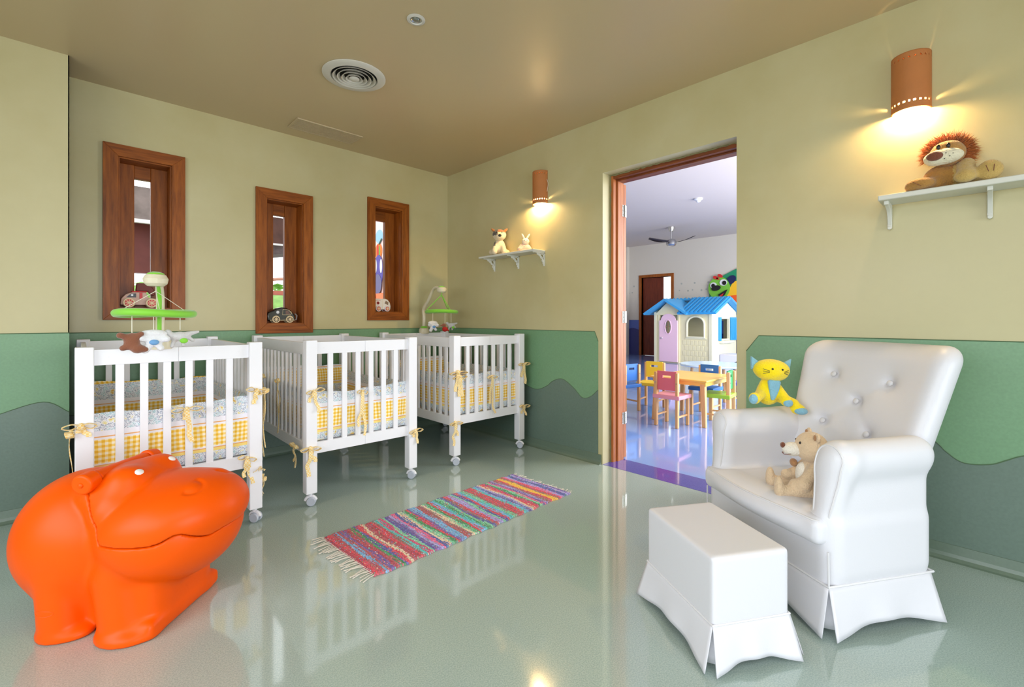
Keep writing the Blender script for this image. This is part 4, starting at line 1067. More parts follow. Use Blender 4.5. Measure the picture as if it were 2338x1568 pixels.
# ------------------------------------------------------------------ wall lamps: half-round pierced clay shades
bulb_m = emit('bulb_glow', (255, 206, 130), 70)
def sconce(y, label, rad, z0, z1, power):
    r = empty('wall_lamp', (0, y, 0)); tag(r, label, 'wall lamp', 'pierced clay wall lamps')
    n = 64; m = 56; V = []; F = []; L = PI*rad
    for j in range(m+1):
        for i in range(n+1):
            a = PI*i/n; V.append((-rad*math.sin(a)*1.0-.001, -rad*math.cos(a), z0+(z1-z0)*j/m))
    du = L/n; dz = (z1-z0)/m
    def hole(u, z):
        for k in range(11):
            hu = L*(k+.5)/11
            for hz, hr in ((z0+.033, .0052), (z1-.025, .0038)):
                if (u-hu)**2+(z-hz)**2 < hr**2: return True
        return False
    for j in range(m):
        for i in range(n):
            if hole((i+.5)*du, z0+(j+.5)*dz): continue
            F.append((j*(n+1)+i, j*(n+1)+i+1, (j+1)*(n+1)+i+1, (j+1)*(n+1)+i))
    o = link_mesh('shade', V, F, terracotta, r); s = o.modifiers.new('s', 'SOLIDIFY'); s.thickness = .006; s.offset = -1
    cp = MB(); pts = [(-(rad-.007)*math.sin(PI*k/24)-.001, -(rad-.007)*math.cos(PI*k/24)) for k in range(25)]
    cp.prism(pts, 2, z1-.008, z1-.004); cp.build('top_plate', terracotta, r)
    hb = MB(); hb.cyl((-.032, 0, z0+.10), (-.032, 0, z0+.15), .015, 12); hb.box(-.035, 0, -.02, .02, z0+.13, z0+.16); hb.build('socket', white_plastic, r)
    bl = MB(); bl.sphere((-.032, 0, z0+.060), (.02, .02, .036), 16, 12); bl.build('bulb', bulb_m, r)
    l = bpy.data.lights.new('lamp_light', 'POINT'); l.energy = power; l.color = (1.0, .70, .34); l.shadow_soft_size = .018
    lo = bpy.data.objects.new('lamp_light', l); COL.objects.link(lo); lo.parent = r; lo.location = (-.032, 0, z0+.018)
    return r
s1 = sconce(-1.345, 'clay wall lamp glowing above the dog and rabbit shelf', .068, 2.075, 2.35, 21)
s2 = sconce(-3.738, 'clay wall lamp glowing above the plush lion', .068, 2.09, 2.355, 23)
MB().tube(smooth_path([(-.01, -.07, 2.28), (-.012, -.088, 2.24), (-.012, -.084, 2.2), (-.008, -.072, 2.17)]), .002, 6).build('cable', string_m, s1)

# ------------------------------------------------------------------ ceiling fittings
dv = empty('ceiling_diffuser', (-1.622, -1.25, H)); tag(dv, 'round white ceiling air diffuser with concentric rings', 'air diffuser')
MB().lathe([(.188, -.001), (.188, -.006), (.176, -.012), (.14, -.014), (.134, -.004)], 48, cap=False).build('outer_flange', vent_white, dv)
MB().lathe([(.134, -.0005), (0.0, -.0005)], 40, cap=False).build('throat', dark_void, dv)
for k, rr_ in enumerate((.128, .102, .076, .05)):
    MB().lathe([(rr_-.017, -.004), (rr_-.004, -.017-.002*k), (rr_+.001, -.018-.002*k), (rr_-.002, -.0145-.002*k), (rr_-.014, -.002)], 40, cap=False).build('ring', vent_white, dv)
MB().lathe([(.0, -.028), (.02, -.028), (.030, -.022), (.030, -.018), (0, -.018)], 28, cap=False).build('centre_disc', vent_white, dv)
dl = empty('downlight', (-1.64, -1.984, H)); tag(dl, 'small round recessed ceiling downlight with steel rim', 'downlight')
MB().lathe([(.046, -.001), (.046, -.004), (.032, -.008), (.029, -.002)], 32, cap=False).build('trim_ring', vent_white, dl)
MB().lathe([(.030, -.001), (.024, -.004), (.020, -.001)], 28, cap=False).build('reflector', steel, dl)
MB().sphere((0, 0, -.001), (.018, .018, .007)).build('lamp_lens', mat('lens_grey', (150, 156, 150), .1, metal=.6), dl)
vg = empty('linear_vent', (-1.405, -.28, H)); tag(vg, 'rectangular beige slotted vent grille in the ceiling', 'vent grille')
f1 = MB(); f1.box(-.26, .26, -.112, -.098, -.010, 0); f1.box(-.26, .26, .098, .112, -.010, 0); f1.box(-.26, -.246, -.098, .098, -.010, 0); f1.box(.246, .26, -.098, .098, -.010, 0); f1.build('frame', vent_beige, vg, bevel=.002)
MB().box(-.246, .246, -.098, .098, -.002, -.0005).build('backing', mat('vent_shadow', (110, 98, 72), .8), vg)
sl = MB()
for k in range(11): y = -.088+.0176*k; sl.box(-.246, .246, y-.0045, y+.0045, -.009, -.003)
sl.build('louvre_slats', vent_beige, vg)

# ------------------------------------------------------------------ rag rug
def build_rug():
    r = empty('rag_rug', (-1.31, -1.925, 0), 0.0); tag(r, 'multicoloured striped rag rug with white fringe on the floor', 'rug')
    L, W = 1.335, .505; nx, ny = 340, 90
    pal = [(176, 40, 66), (214, 46, 72), (78, 78, 160), (110, 80, 160), (40, 140, 80), (200, 60, 110), (226, 200, 170), (70, 190, 190), (110, 170, 220), (160, 150, 210), (176, 70, 80), (150, 96, 92), (120, 200, 160), (60, 80, 160), (230, 90, 140), (180, 180, 210)]
    seq = [0, 1, 10, 8, 10, 3, 0, 10, 4, 2, 1, 6, 10, 0, 1, 11, 7, 5, 12, 2, 3, 9, 14, 13, 6, 12, 4, 1, 3, 8, 8, 10, 11, 6, 12, 4, 1, 8, 7, 4, 12, 2, 11, 1, 9, 9, 12, 13, 1, 8, 7, 12, 11, 1, 10, 1, 7, 8, 2, 9, 6, 1, 5, 4, 12, 14, 3, 9, 11, 1, 16, 16, 11, 1, 14, 9, 2, 13, 9, 3]
    pal.append((250, 186, 40)); ns = len(seq)
    rr = np.random.default_rng(3); ph = rr.uniform(0, 6, ns+2)
    V = []; C = []
    for i in range(nx+1):
        x = -L/2+L*i/nx
        for j in range(ny+1):
            y = -W/2+W*j/ny; t = i/nx
            edge = .004*math.sin(x*60)+.003*math.sin(x*23+1)
            yy = y*(1+edge/W*2)+.006*math.sin(x*3.1)
            z = .007+.0022*abs(math.sin(PI*t*ns))+.001*math.sin(j*2.1+i*.7)+.003*max(0, math.sin(x*9+y*4))*(.5+.5*math.sin(y*11))
            if j in (0, ny) or i in (0, nx): z = .001
            V.append((x+.010*math.sin(y*7+x*5)*(abs(x)/L*2), yy, z))
    F = []; cols = []
    for i in range(nx):
        for j in range(ny):
            F.append((i*(ny+1)+j, (i+1)*(ny+1)+j, (i+1)*(ny+1)+j+1, i*(ny+1)+j+1))
            s = (i+.5)/nx*ns+.45*math.sin(j*.09+ph[int((i)/nx*ns)])+rr.normal(0, .16); k = int(min(max(s, 0), ns-1))
            c = np.array(srgb(*pal[seq[k]])); v = rr.random()
            if v < .10 and seq[k] != 16: c = np.array(srgb(*pal[int(rr.integers(0, 16))]))
            c = (c*.93+.07)*(0.68 if (i+j) % 3 == 0 else 1.0)*rr.uniform(.8, 1.3)*1.25
            if j % 6 == 0: c = c*.8+.06
            cols.append(np.clip(c, 0, 1))
    m, nt, b = _new('rag_weave'); at = nt.nodes.new('ShaderNodeAttribute'); at.attribute_name = 'weave'
    nt.links.new(at.outputs['Color'], b.inputs['Base Color']); b.inputs['Roughness'].default_value = .95
    tc = nt.nodes.new('ShaderNodeTexCoord'); n = nt.nodes.new('ShaderNodeTexNoise'); n.inputs['Scale'].default_value = 260; nt.links.new(tc.outputs['Object'], n.inputs['Vector'])
    bp = nt.nodes.new('ShaderNodeBump'); bp.inputs['Strength'].default_value = .8; bp.inputs['Distance'].default_value = .006; nt.links.new(n.outputs['Fac'], bp.inputs['Height']); nt.links.new(bp.outputs[0], b.inputs['Normal'])
    o = link_mesh('woven_mat', V, F, m, r)
    at = o.data.attributes.new('weave', 'FLOAT_COLOR', 'CORNER'); arr = np.ones((len(F)*4, 4), np.float32); arr[:, :3] = np.repeat(np.array(cols), 4, axis=0); at.data.foreach_set('color', arr.reshape(-1))
    rd = random.Random(4)
    for s in (-1, 1):
        fr = MB(); cnt = 38
        for k in range(cnt):
            y = -W/2+W*(k+.5)/cnt; ln_ = rd.uniform(.05, .085) if s < 0 else rd.uniform(.02, .045); dv_ = rd.uniform(-.02, .03)
            x0 = s*(L/2-.004); x0 += .010*math.sin(y*7+x0*5)
            fr.tube([(x0, y, .006), (x0+s*ln_*.35, y+dv_*.3, .007), (x0+s*ln_*.7, y+dv_*.7, .005), (x0+s*ln_, y+dv_, .003)], [.0022, .0018, .0018, .0026], 5)
        fr.build('fringe', mat('fringe_%d' % (s > 0), (220, 212, 200), .9), r)
build_rug()

# ------------------------------------------------------------------ wooden toy cars on the window sills (profile in x-z, seen from -y)
def toy_wheels(r, xs, rad, y, rim, hub, spoke=None):
    for x in xs:
        w_ = MB(); w_.lathe([(0, -.007), (rad, -.007), (rad, .007), (0, .007)], 24, 0, Matrix.Translation((x, y, rad)) @ Matrix.Rotation(PI/2, 4, 'X')); w_ = w_.build('wheel', rim, r, bevel=.002)
        hb = MB(); hb.lathe([(0, .0071), (rad*.74, .0071), (rad*.70, .009), (0, .009)], 20, 0, Matrix.Translation((x, y, rad)) @ Matrix.Rotation(PI/2, 4, 'X'), cap=False); hb = hb.build('hub', hub, w_)
        if spoke:
            sp = MB()
            for k in range(4): sp.box(-rad*.66, rad*.66, -.0102, -.009, -.0022, .0022, 0, Matrix.Translation((x, y, rad)) @ Matrix.Rotation(k*PI/4, 4, 'Y'))
            sp.lathe([(0, .009), (rad*.2, .009), (rad*.18, .012), (0, .012)], 12, 0, Matrix.Translation((x, y, rad)) @ Matrix.Rotation(PI/2, 4, 'X'), cap=False)
            sp.build('spokes', spoke, w_)
red_w = mat('toy_red', (206, 30, 34), .4); ply = mat('toy_plywood', (206, 172, 158), .55, vary=.08, vscale=20); cream_w = mat('toy_cream', (228, 206, 164), .5); maroon = mat('toy_maroon', (112, 48, 44), .6)
def car_vintage():
    r = empty('toy_car', (-2.555, .045, WIN[0][2]+CW+.0065)); tag(r, 'pinkish wooden vintage toy car with red wheels and maroon hood', 'toy car')
    pf = [(-.10, .018), (.10, .018), (.098, .062), (.06, .066), (.045, .072), (.035, .105), (-.035, .105), (-.07, .09), (-.095, .06)]
    b = MB().prism(pf, 1, -.022, .022).build('body', ply, r, bevel=.004)
    MB().prism([(-.070, .068), (-.018, .068), (-.018, .096), (-.045, .094)], 1, -.0235, -.021).build('window', black, b)
    MB().box(-.045, -.033, -.0245, -.0233, .078, .09).build('window_glint', white_plastic, b)
    MB().box(-.04, .04, -.026, .026, .105, .111).build('roof', red_w, r, bevel=.002)
    MB().prism([(-.02, .111), (.045, .111), (.062, .085), (.085, .085), (.08, .125), (.06, .155), (.03, .168), (-.015, .168)], 1, -.020, .022).build('folding_hood', maroon, r, bevel=.006)
    MB().box(.0, .016, -.0245, -.0215, .060, .10).build('door_stripe', red_w, b)
    toy_wheels(r, (-.055, .065), .032, -.030, cream_w, red_w, cream_w); toy_wheels(r, (-.055, .065), .032, .030, cream_w, red_w)
    MB().tube([(.10, .0, .08), (.14, -.01, .062)], .0016, 5).build('pull_cord', string_m, r)
car_vintage()
def car_black():
    r = empty('toy_car', (-1.648, .05, WIN[1][2]+CW+.0065)); tag(r, 'shiny black rounded wooden toy car with cream wheels', 'toy car')
    pf = [(-.105, .016), (.105, .016), (.108, .045), (.098, .072), (.075, .10), (.04, .122), (.0, .128), (-.04, .118), (-.065, .10), (-.10, .088), (-.112, .06)]
    shiny = mat('black_lacquer', (14, 14, 18), .12, coat=.8)
    b = MB().prism(pf, 1, -.03, .03).build('body', shiny, r, bevel=.01, seg=4)
    MB().tube([(.005, -.031, .066), (.07, -.031, .066), (.078, -.031, .078), (.055, -.031, .104), (.01, -.031, .112)], .002, 6, closed=True).build('window_outline', cream_w, b)
    MB().prism([(.03, .07), (.068, .07), (.05, .1), (.03, .1)], 1, -.0315, -.0295).build('window', mat('toy_brown', (110, 80, 70), .4), b)
    MB().sphere((-.03, -.031, .086), (.012, .003, .013)).build('headlamp_dot', white_plastic, b)
    MB().box(-.09, .1, -.0335, -.030, .020, .024).build('sill_line', cream_w, b)
    MB().tube([(.09, -.02, .024), (.118, -.02, .026), (.122, -.02, .06), (.108, -.02, .075)], .005, 6).build('rear_bumper', mat('toy_grey', (150, 144, 140), .4), r)
    toy_wheels(r, (-.045, .06), .029, -.036, cream_w, mat('toy_dark', (60, 44, 36), .5), cream_w); toy_wheels(r, (-.045, .06), .029, .036, cream_w, cream_w)
car_black()
def car_ambulance():
    r = empty('toy_ambulance', (-.745, .05, WIN[2][2]+CW+.0065)); tag(r, 'white wooden toy ambulance with red cross and red wheels', 'toy ambulance')
    pf = [(-.09, .018), (.085, .018), (.088, .05), (.08, .085), (.055, .115), (.03, .122), (-.09, .122)]
    b = MB().prism(pf, 1, -.026, .026).build('body', mat('toy_white', (236, 230, 222), .35), r, bevel=.006, seg=3)
    cr = MB(); cr.box(-.052, -.040, -.0285, -.026, .066, .094); cr.box(-.060, -.032, -.0285, -.026, .074, .086); cr.build('red_cross', red_w, b)
    MB().tube([(-.075, -.0265, .104), (-.02, -.0265, .104)], .0012, 4).build('painted_line', red_w, b)
    MB().prism([(.022, .078), (.058, .062), (.062, .088), (.035, .104)], 1, -.0275, -.0255).build('window', mat('toy_tan', (140, 116, 96), .5), b)
    MB().box(.001, .003, -.0275, -.0255, .02, .12).build('door_line', cream_w, b)
    toy_wheels(r, (-.045, .045), .027, -.033, white_plastic, red_w, cream_w); toy_wheels(r, (-.045, .045), .027, .033, white_plastic, red_w)
car_ambulance()
# ------------------------------------------------------------------ playroom: chairs, table, playhouse
def chair_mats(nm, a, b): return (mat(nm, a, .35), mat(nm+'_seat', b, .3))
pink_c = mat('chair_rose', (232, 116, 132), .4); blue_c = mat('chair_blue', (44, 110, 190), .4); yel_c = mat('chair_yellow', (240, 206, 60), .4); grn_c = mat('chair_green', (30, 140, 80), .4); lav_c = mat('chair_violet', (110, 110, 210), .4)
seat_pink = mat('seat_pink', (240, 160, 178), .3); seat_lime = mat('seat_lime', (150, 196, 60), .3)
def kid_chair(back_m, seat_m, edge_m=None):
    # local: facing +y, origin on the floor at the centre; w .26, d .27, h .56
    r = empty('kids_chair')
    for x in (-.115, .115):
        MB().box(x-.0145, x+.0145, -.135, -.100, 0, .555).build('leg', woodLight, r, bevel=.006, seg=3)
        MB().box(x-.0145, x+.0145, .095, .130, 0, .285).build('leg', woodLight, r, bevel=.004)
        MB().box(x-.007, x+.007, -.10, .10, .10, .118).build('side_rail', woodLight, r, bevel=.002)
    MB().box(-.145, .145, -.138, .142, .285, .325).build('seat', seat_m, r, bevel=.005)
    # backrest with hand slot
    b = MB(); y0, y1 = -.112, -.098; sl = (-.045, .045, .495, .522)
    X = [-.105, -.045, .045, .105]; Z = [.37, .495, .522, .565]
    for i in range(3):
        for j in range(3):
            if i == 1 and j == 1: continue
            b.box(X[i], X[i+1], y0, y1, Z[j], Z[j+1])
    o = b.build('backrest', back_m, r, smooth=False)
    bm = bmesh.new(); bm.from_mesh(o.data); bmesh.ops.remove_doubles(bm, verts=bm.verts, dist=1e-5)
    dup = {}
    for f in bm.faces:
        k = frozenset(v.index for v in f.verts); dup.setdefault(k, []).append(f)
    bmesh.ops.delete(bm, geom=[f for v in dup.values() if len(v) > 1 for f in v], context='FACES_ONLY'); bm.to_mesh(o.data); bm.free()
    for s in (-1, 1): MB().cyl((s*.115, -.122, .45), (s*.115, -.140, .45), .006, 10).build('screw_cap', steel, r)
    return r
GC = 'kids chairs in the playroom'
def place(c, x, y, deg, label): c.location = (x, y, 0); c.rotation_euler = (0, 0, math.radians(deg)); tag(c, label, 'kids chair', GC)
place(kid_chair(pink_c, seat_pink), 1.605, -1.715, -90, 'rose pink wooden kids chair at the near side of the table')
place(kid_chair(blue_c, blue_c), 2.385, -1.735, 90, 'blue kids chair pushed in behind the yellow wooden table')
place(kid_chair(grn_c, seat_lime), 2.02, -2.03, 8, 'green kids chair beside the white armchair arm')
place(kid_chair(blue_c, blue_c), 1.935, -.945, -12, 'blue kids chair nearest the open door frame')
place(kid_chair(yel_c, yel_c), 2.29, -1.10, 98, 'pale yellow kids chair between the blue and pink chairs')
place(kid_chair(yel_c, yel_c), 2.15, -.62, -60, 'yellow kids chair partly hidden by the door hinge side')
place(kid_chair(lav_c, lav_c), 3.1, -1.92, 90, 'violet blue kids chair behind the table at the doorway edge')
tb = empty('kids_table', (2.06, -1.725, 0)); tag(tb, 'honey yellow wooden kids table with tapered legs', 'kids table')
honey = mat('honey_top', (246, 196, 96), .3, vary=.05)
MB().box(-.37, .37, -.315, .315, .458, .478).build('tabletop', honey, tb, bevel=.006)
ap = MB(); ap.box(-.335, .335, -.29, -.272, .415, .458); ap.box(-.335, .335, .272, .29, .415, .458); ap.box(-.335, -.317, -.272, .272, .415, .458); ap.box(.317, .335, -.272, .272, .415, .458); ap.build('apron', honey, tb)
for sx in (-1, 1):
    for sy in (-1, 1):
        V = []; 
        for z, h_, o_ in ((0, .019, 0.0), (.458, .026, -.045)):
            cx_, cy_ = sx*(.335+o_*.6), sy*(.28+o_*.6)
            V += [(cx_-h_, cy_-h_, z), (cx_+h_, cy_-h_, z), (cx_+h_, cy_+h_, z), (cx_-h_, cy_+h_, z)]
        MB().add(V, [(0, 3, 2, 1), (4, 5, 6, 7), (0, 1, 5, 4), (1, 2, 6, 5), (2, 3, 7, 6), (3, 0, 4, 7)]).build('leg', woodLight, tb, bevel=.004)
t2 = empty('kids_table', (3.55, -1.35, 0)); tag(t2, 'pale blue round kids table behind the yellow table', 'kids table')
MB().lathe([(0, .45), (.44, .45), (.45, .46), (.44, .475), (0, .475)], 40).build('tabletop', mat('pale_blue_top', (206, 228, 244), .2), t2)
for a in (.8, 2.37, 3.94, 5.5): MB().cyl((.33*math.cos(a), .33*math.sin(a), 0), (.3*math.cos(a), .3*math.sin(a), .45), .02, 12).build('leg', woodLight, t2)
place(kid_chair(MATS['chair_blue'], MATS['chair_blue']), 3.2, -2.35, 30, 'blue kids chair farther back near the white toy kitchen')

# playhouse
ph = empty('playhouse', (7.92, .48, 0), math.radians(-4+0)); tag(ph, 'cream plastic playhouse with sky blue roof and pink door', 'playhouse')
hc = mat('house_cream', (246, 238, 196), .45); hy_ = mat('house_pale', (244, 240, 208), .45); roofb = mat('roof_blue', (64, 170, 232), .4); pinkd = mat('door_pink', (252, 212, 232), .4)
PL, PD, PE, PR = 1.52, 1.25, 1.27, 1.58   # length along y, depth along x, eave, ridge
# front wall x=0..0.05 with window + door openings (local y to the left in view)
def hole_wall(nm, axis, u0, u1, z0, z1, t0, t1, holes, m): 
    o = wall_block(nm, axis, u0, u1, z0, z1, t0, t1, holes, m); del o['kind']; o.parent = ph; return o
hole_wall('front_wall', 'x', 0, PL, 0, PE, 0, .05, [(.18, .62, .66, 1.14), (.86, 1.36, .03, 1.2)], hc)
hole_wall('back_wall', 'x', 0, PL, 0, PE, PD-.05, PD, [(.3, .8, .6, 1.05)], hc)
hole_wall('side_wall', 'y', 0.05, PD-.05, 0, PE, 0, .05, [(.38, .86, .62, 1.1)], hy_)
hole_wall('side_wall', 'y', 0.05, PD-.05, 0, PE, PL-.05, PL, [], hy_)
for y in (0.0, PL-.05):
    MB().prism([(0, PE), (PD, PE), (PD/2, PR-.02)], 1, y, y+.05).build('gable', hy_, ph)
# front arch trims round the window
fr = MB(); pts = [(-.012, .18, .66), (-.012, .18, .97)]+[(-.012, .40-.22*math.cos(a), .97+.19*math.sin(a)) for a in [PI*k/14 for k in range(1, 14)]]+[(-.012, .62, .97), (-.012, .62, .66)]
fr.tube(pts, .025, 8, closed=True); fr.build('window_trim', hy_, ph)
fl_ = MB()
for s in (0, 1):
    P = [(.18 if s == 0 else .62, 1.15)]
    for k in range(9):
        a = PI/2*k/8; P.append((.40+(-1 if s == 0 else 1)*.22*math.cos(a), .97+.19*math.sin(a)))
    P.append((.40, 1.15)); P = P if s == 0 else P[::-1]
    fl_.prism(P, 0, 0, .05)
fl_.build('window_arch', hc, ph)
sd = MB(); 
for (y, z) in ((.40, .80),): sd.box(-.02, .01, y-.26, y+.26, .62, .65)
sd.build('window_sill', hy_, ph)
bk = MB()
for j in range(4):
    for i in range(6):
        y = .1+i*.1+(.05 if j % 2 else 0); bk.box(-.006, .0, y, y+.085, .08+j*.13, .08+j*.13+.11)
bk.build('embossed_bricks', hc, ph, bevel=.004)
for y in (0.03, PL-.03): MB().box(-.022, .0, y-.035, y+.035, 0, PE).build('corner_trim', hy_, ph)
for y in (.84, 1.40): MB().box(-.02, 0, y-.025, y+.025, 0, 1.24).build('door_post', hc, ph)
# pink door with arched top and oval window
P = [(1.36, .03), (1.36, 1.06)]+[(1.11+.2*math.cos(a), 1.07+.16*math.sin(a)) for a in [PI*k/12 for k in range(13)]]+[(.86, 1.06), (.86, .03)]
V = []; Fd = []
ov = [(1.11+.085*math.cos(2*PI*k/32), .90+.17*math.sin(2*PI*k/32)) for k in range(32)]
bm = bmesh.new(); outer = [bm.verts.new((-.03, p[0], p[1])) for p in P[::-1]]; inner = [bm.verts.new((-.03, p[0], p[1])) for p in ov]
es = [bm.edges.new((outer[i], outer[(i+1) % len(outer)])) for i in range(len(outer))]+[bm.edges.new((inner[i], inner[(i+1) % 32])) for i in range(32)]
bmesh.ops.triangle_fill(bm, use_beauty=True, edges=es)
me = bpy.data.meshes.new('door'); bm.to_mesh(me); bm.free(); me.materials.append(pinkd); do = bpy.data.objects.new('door', me); COL.objects.link(do); do.parent = ph; s_ = do.modifiers.new('s', 'SOLIDIFY'); s_.thickness = .035; s_.offset = 0
k_ = MB(); k_.tube([(-.05, 1.11+.088*math.cos(2*PI*k/32), .90+.173*math.sin(2*PI*k/32)) for k in range(32)], .012, 8, closed=True); k_.build('oval_rim', pinkd, do)
k_ = MB(); k_.box(-.05, -.04, 1.10, 1.12, .73, 1.07); k_.box(-.05, -.04, 1.03, 1.19, .89, .91); k_.build('glazing_cross', mat('tan_trim', (150, 120, 90), .5), do)
MB().sphere((-.06, 1.28, .62), .025).build('door_knob', mat('knob_grey', (200, 190, 200), .4), do)
# roof: two main slopes, with a small cross gable over the door
def slope(nm, x0, z0, x1, z1, y0, y1, ribs=True):
    b = MB(); th = .05; d = Vector((x1-x0, 0, z1-z0)); n = Vector((-d.z, 0, d.x)).normalized()
    if n.z < 0: n = -n
    V = []
    for y in (y0, y1):
        V += [(x0, y, z0), (x1, y, z1), (x1+n.x*th, y, z1+n.z*th), (x0+n.x*th, y, z0+n.z*th)]
    b.add(V, [(0, 1, 2, 3), (7, 6, 5, 4), (0, 4, 5, 1), (1, 5, 6, 2), (2, 6, 7, 3), (3, 7, 4, 0)])
    if ribs:
        k = y0+.06
        while k < y1-.03:
            V = []
            for y in (k-.02, k+.02):
                V += [(x0+n.x*th, y, z0+n.z*th), (x1+n.x*th, y, z1+n.z*th), (x1+n.x*(th+.03), y, z1+n.z*(th+.03)), (x0+n.x*(th+.03), y, z0+n.z*(th+.03))]
            b.add(V, [(0, 1, 2, 3), (7, 6, 5, 4), (0, 4, 5, 1), (1, 5, 6, 2), (2, 6, 7, 3), (3, 7, 4, 0)]); k += .105
    o = b.build(nm, roofb, ph, smooth=False); bm = bmesh.new(); bm.from_mesh(o.data); bmesh.ops.recalc_face_normals(bm, faces=bm.faces); bm.to_mesh(o.data); bm.free(); return o
slope('roof_slope', -.14, PE-.06, PD/2, PR, -.16, .80); slope('roof_slope', PD/2, PR, PD+.14, PE-.06, -.16, PL+.16)
# cross gable over the door (ridge runs along x)
b = MB(); yc = 1.12; hw_ = .58
for s in (-1, 1):
    n = Vector((0, s*.3, .5)).normalized()*.05
    A = (yc, 1.55); B = (yc+s*hw_, 1.20)
    V = []
    for x in (-.22, PD/2):
        V += [(x, A[0], A[1]), (x, B[0], B[1]), (x, B[0]+n.y, B[1]+n.z), (x, A[0], A[1]+.058)]
    b.add(V, [(0, 1, 2, 3), (7, 6, 5, 4), (0, 4, 5, 1), (1, 5, 6, 2), (2, 6, 7, 3), (3, 7, 4, 0)])
o = b.build('porch_roof', roofb, ph, smooth=False); bm = bmesh.new(); bm.from_mesh(o.data); bmesh.ops.recalc_face_normals(bm, faces=bm.faces); bm.to_mesh(o.data); bm.free()
MB().prism([(.70, 1.2), (1.5, 1.2), (yc, 1.54)], 0, -.03, .02).build('porch_gable', hc, ph)
# blue shutters on the side window, one open
MB().box(.30, .36, -.06, .0, .58, 1.14).build('shutter', roofb, ph, bevel=.008)
sh = MB(); sh.box(.90, 1.34, -.05, -.01, .58, 1.14)
for k in range(4): sh.box(.93+k*.1, .99+k*.1, -.058, -.05, .62, 1.10)
sh.build('shutter', roofb, ph, bevel=.004)
MB().box(.34, .92, -.10, .0, .52, .58).build('side_sill', hy_, ph, bevel=.006)
# white bench-like toy unit right of the playhouse
tk = empty('toy_kitchen', (6.2, -.78, 0), math.radians(0)); tag(tk, 'white plastic toy unit with dark oval opening at the doorway edge', 'toy kitchen')
MB().box(0, .4, -.7, .42, 0, .42).build('body', white_plastic, tk, bevel=.03, seg=4)
MB().lathe([(0, 0), (.20, 0), (.20, .004), (0, .004)], 32, 0, Matrix.Translation((-.002, -.02, .20)) @ Matrix.Rotation(-PI/2, 4, 'Y') @ Matrix.Diagonal((.55, 1, 1, 1))).build('dark_opening', black, tk)
rd_ = empty('toy_crate', (8.3, 3.3, 0)); tag(rd_, 'small red toy crate against the navy wall by the far door', 'toy crate')
MB().box(-.2, .2, .2, .55, .0, .06).build('base', red_w, rd_, bevel=.01); MB().box(-.2, .2, .2, .55, .45, .62).build('bin', red_w, rd_, bevel=.02)
MB().box(-.03, .03, .34, .40, .06, .45).build('stem', white_plastic, rd_)

# ceiling fan and smoke detector
fan = empty('ceiling_fan', (7.57, 1.31, PH)); tag(fan, 'steel ceiling fan with dark blades in the playroom', 'ceiling fan')
MB().lathe([(0, -.10), (.05, -.10), (.08, -.02), (.08, 0), (0, 0)], 24).build('canopy', steel, fan)
MB().cyl((0, 0, -.30), (0, 0, -.08), .014, 12).build('downrod', steel, fan)
MB().lathe([(0, -.46), (.09, -.46), (.12, -.42), (.12, -.36), (.09, -.31), (.03, -.29), (0, -.29)], 28).build('motor', steel, fan)
for k in range(3):
    a = math.radians(139+120*k); M = Matrix.Rotation(a, 4, 'Z') @ Matrix.Rotation(.28, 4, 'X')
    V = []; n = 12
    for i in range(n+1):
        t = i/n; x = .11+.47*t; wd = .045+.04*math.sin(PI*min(1, t*1.05))**.8; zz = -.38+.07*t*t
        V += [tuple(M @ Vector((x, -wd, zz))), tuple(M @ Vector((x, wd*.7, zz)))]
    o = link_mesh('blade', V, [(2*i, 2*i+1, 2*i+3, 2*i+2) for i in range(n)], mat('blade_dark_%d' % k, (44, 34, 36), .4), fan); s_ = o.modifiers.new('s', 'SOLIDIFY'); s_.thickness = .01
sm_ = empty('smoke_detector', (5.45, -.29, PH)); tag(sm_, 'small white dome smoke detector on the playroom ceiling', 'smoke detector')
MB().lathe([(.075, 0), (.075, -.02), (.06, -.035), (0, -.035)], 28).build('base', white_plastic, sm_); MB().sphere((0, 0, -.035), (.045, .045, .04)).build('dome', white_plastic, sm_)
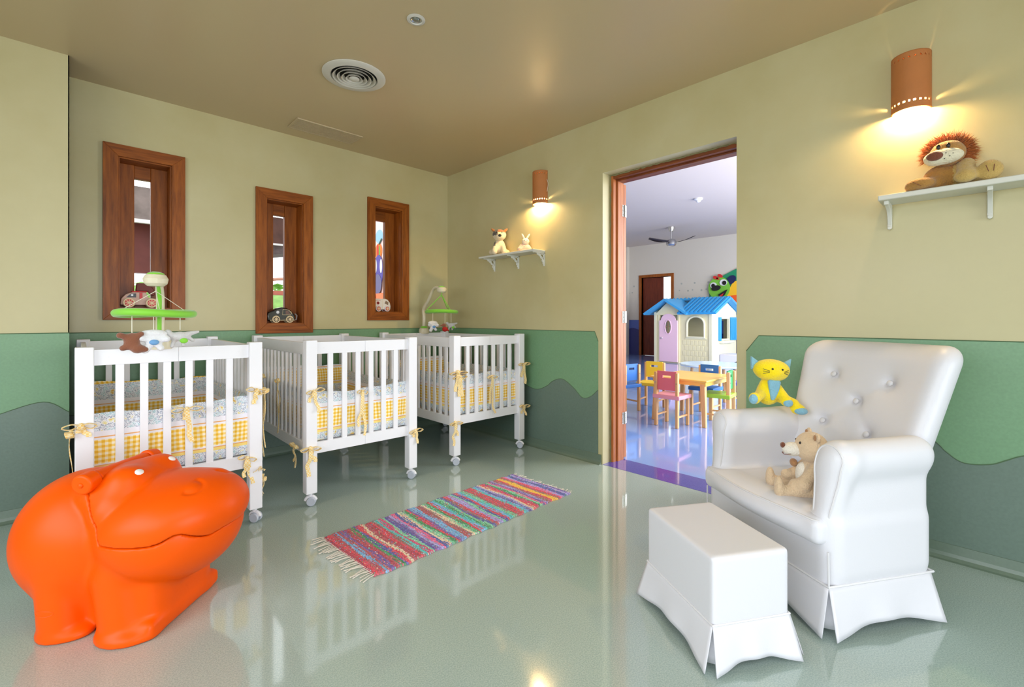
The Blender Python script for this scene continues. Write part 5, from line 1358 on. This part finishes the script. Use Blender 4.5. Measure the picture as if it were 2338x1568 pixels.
# painted caterpillar-green cut-out on the far wall
wd_ = empty('wall_cutout', (PX-.03, .9, 1.9)); tag(wd_, 'painted green smiling round face cut-out on the far playroom wall', 'wall decoration')
def dsc(cy, cz, ry, rz, t, m, nm, par=None, n=32, rot=0):
    P = []
    for k in range(n):
        a = 2*PI*k/n; u, v = ry*math.cos(a), rz*math.sin(a); P.append((cy+u*math.cos(rot)-v*math.sin(rot), cz+u*math.sin(rot)+v*math.cos(rot)))
    return MB().prism(P, 0, -t-.008, -t+.012).build(nm, m, par or wd_, smooth=False)
gg = mat('cut_green', (120, 190, 62), .5); teal = mat('cut_teal', (30, 140, 96), .5); redc = mat('cut_red', (206, 44, 40), .5); orc = mat('cut_orange', (244, 96, 34), .5); yc_ = mat('cut_yellow', (248, 190, 40), .5); navy = mat('cut_navy', (20, 30, 80), .5)
MB().prism([(.33, -.5), (.33, .1), (0, .33), (-.25, .45), (-1.3, .9), (-1.3, -.5)], 0, -.012, .02).build('teal_backing', teal, wd_, smooth=False)
MB().prism([(-.10, -.5), (-.16, -.18), (-1.3, -.05), (-1.3, -.5)], 0, -.022, -.012).build('orange_shape', orc, wd_, smooth=False)
MB().prism([(-.1, -.2), (-.3, .18), (-1.3, .3), (-1.3, -.1)], 0, -.026, -.018).build('yellow_shape', yc_, wd_, smooth=False)
dsc(-.24, .22, .14, .10, .03, navy, 'dark_patch', rot=-.7)
fc = dsc(.06, .02, .28, .30, .042, gg, 'face')
for y, z, s in ((.20, .10, .085), (-.06, .16, .095)): dsc(y, z, s, s*.9, .062, white_plastic, 'painted_eye', fc, 24); dsc(y+.0-.03*(y < 0), z-.01, s*.55, s*.6, .076, black, 'painted_pupil', fc, 20)
dsc(.12, .02, .12, .07, .09, black, 'painted_nose', fc, 24, rot=-.2)
MB().prism([(.07, -.16), (-.12, -.05), (-.17, -.03), (-.1, -.17), (0, -.24)], 0, -.09, -.07).build('painted_mouth', black, fc, smooth=False)
MB().prism([(.03, -.19), (-.08, -.12), (-.05, -.19), (.0, -.22)], 0, -.10, -.088).build('painted_tongue', redc, fc, smooth=False)
for y, z, s in ((.14, .30, .07), (.02, .34, .07), (.08, .27, .04)): dsc(y, z, s, s*.6, .07, redc, 'painted_bow', fc, 16, rot=.5)
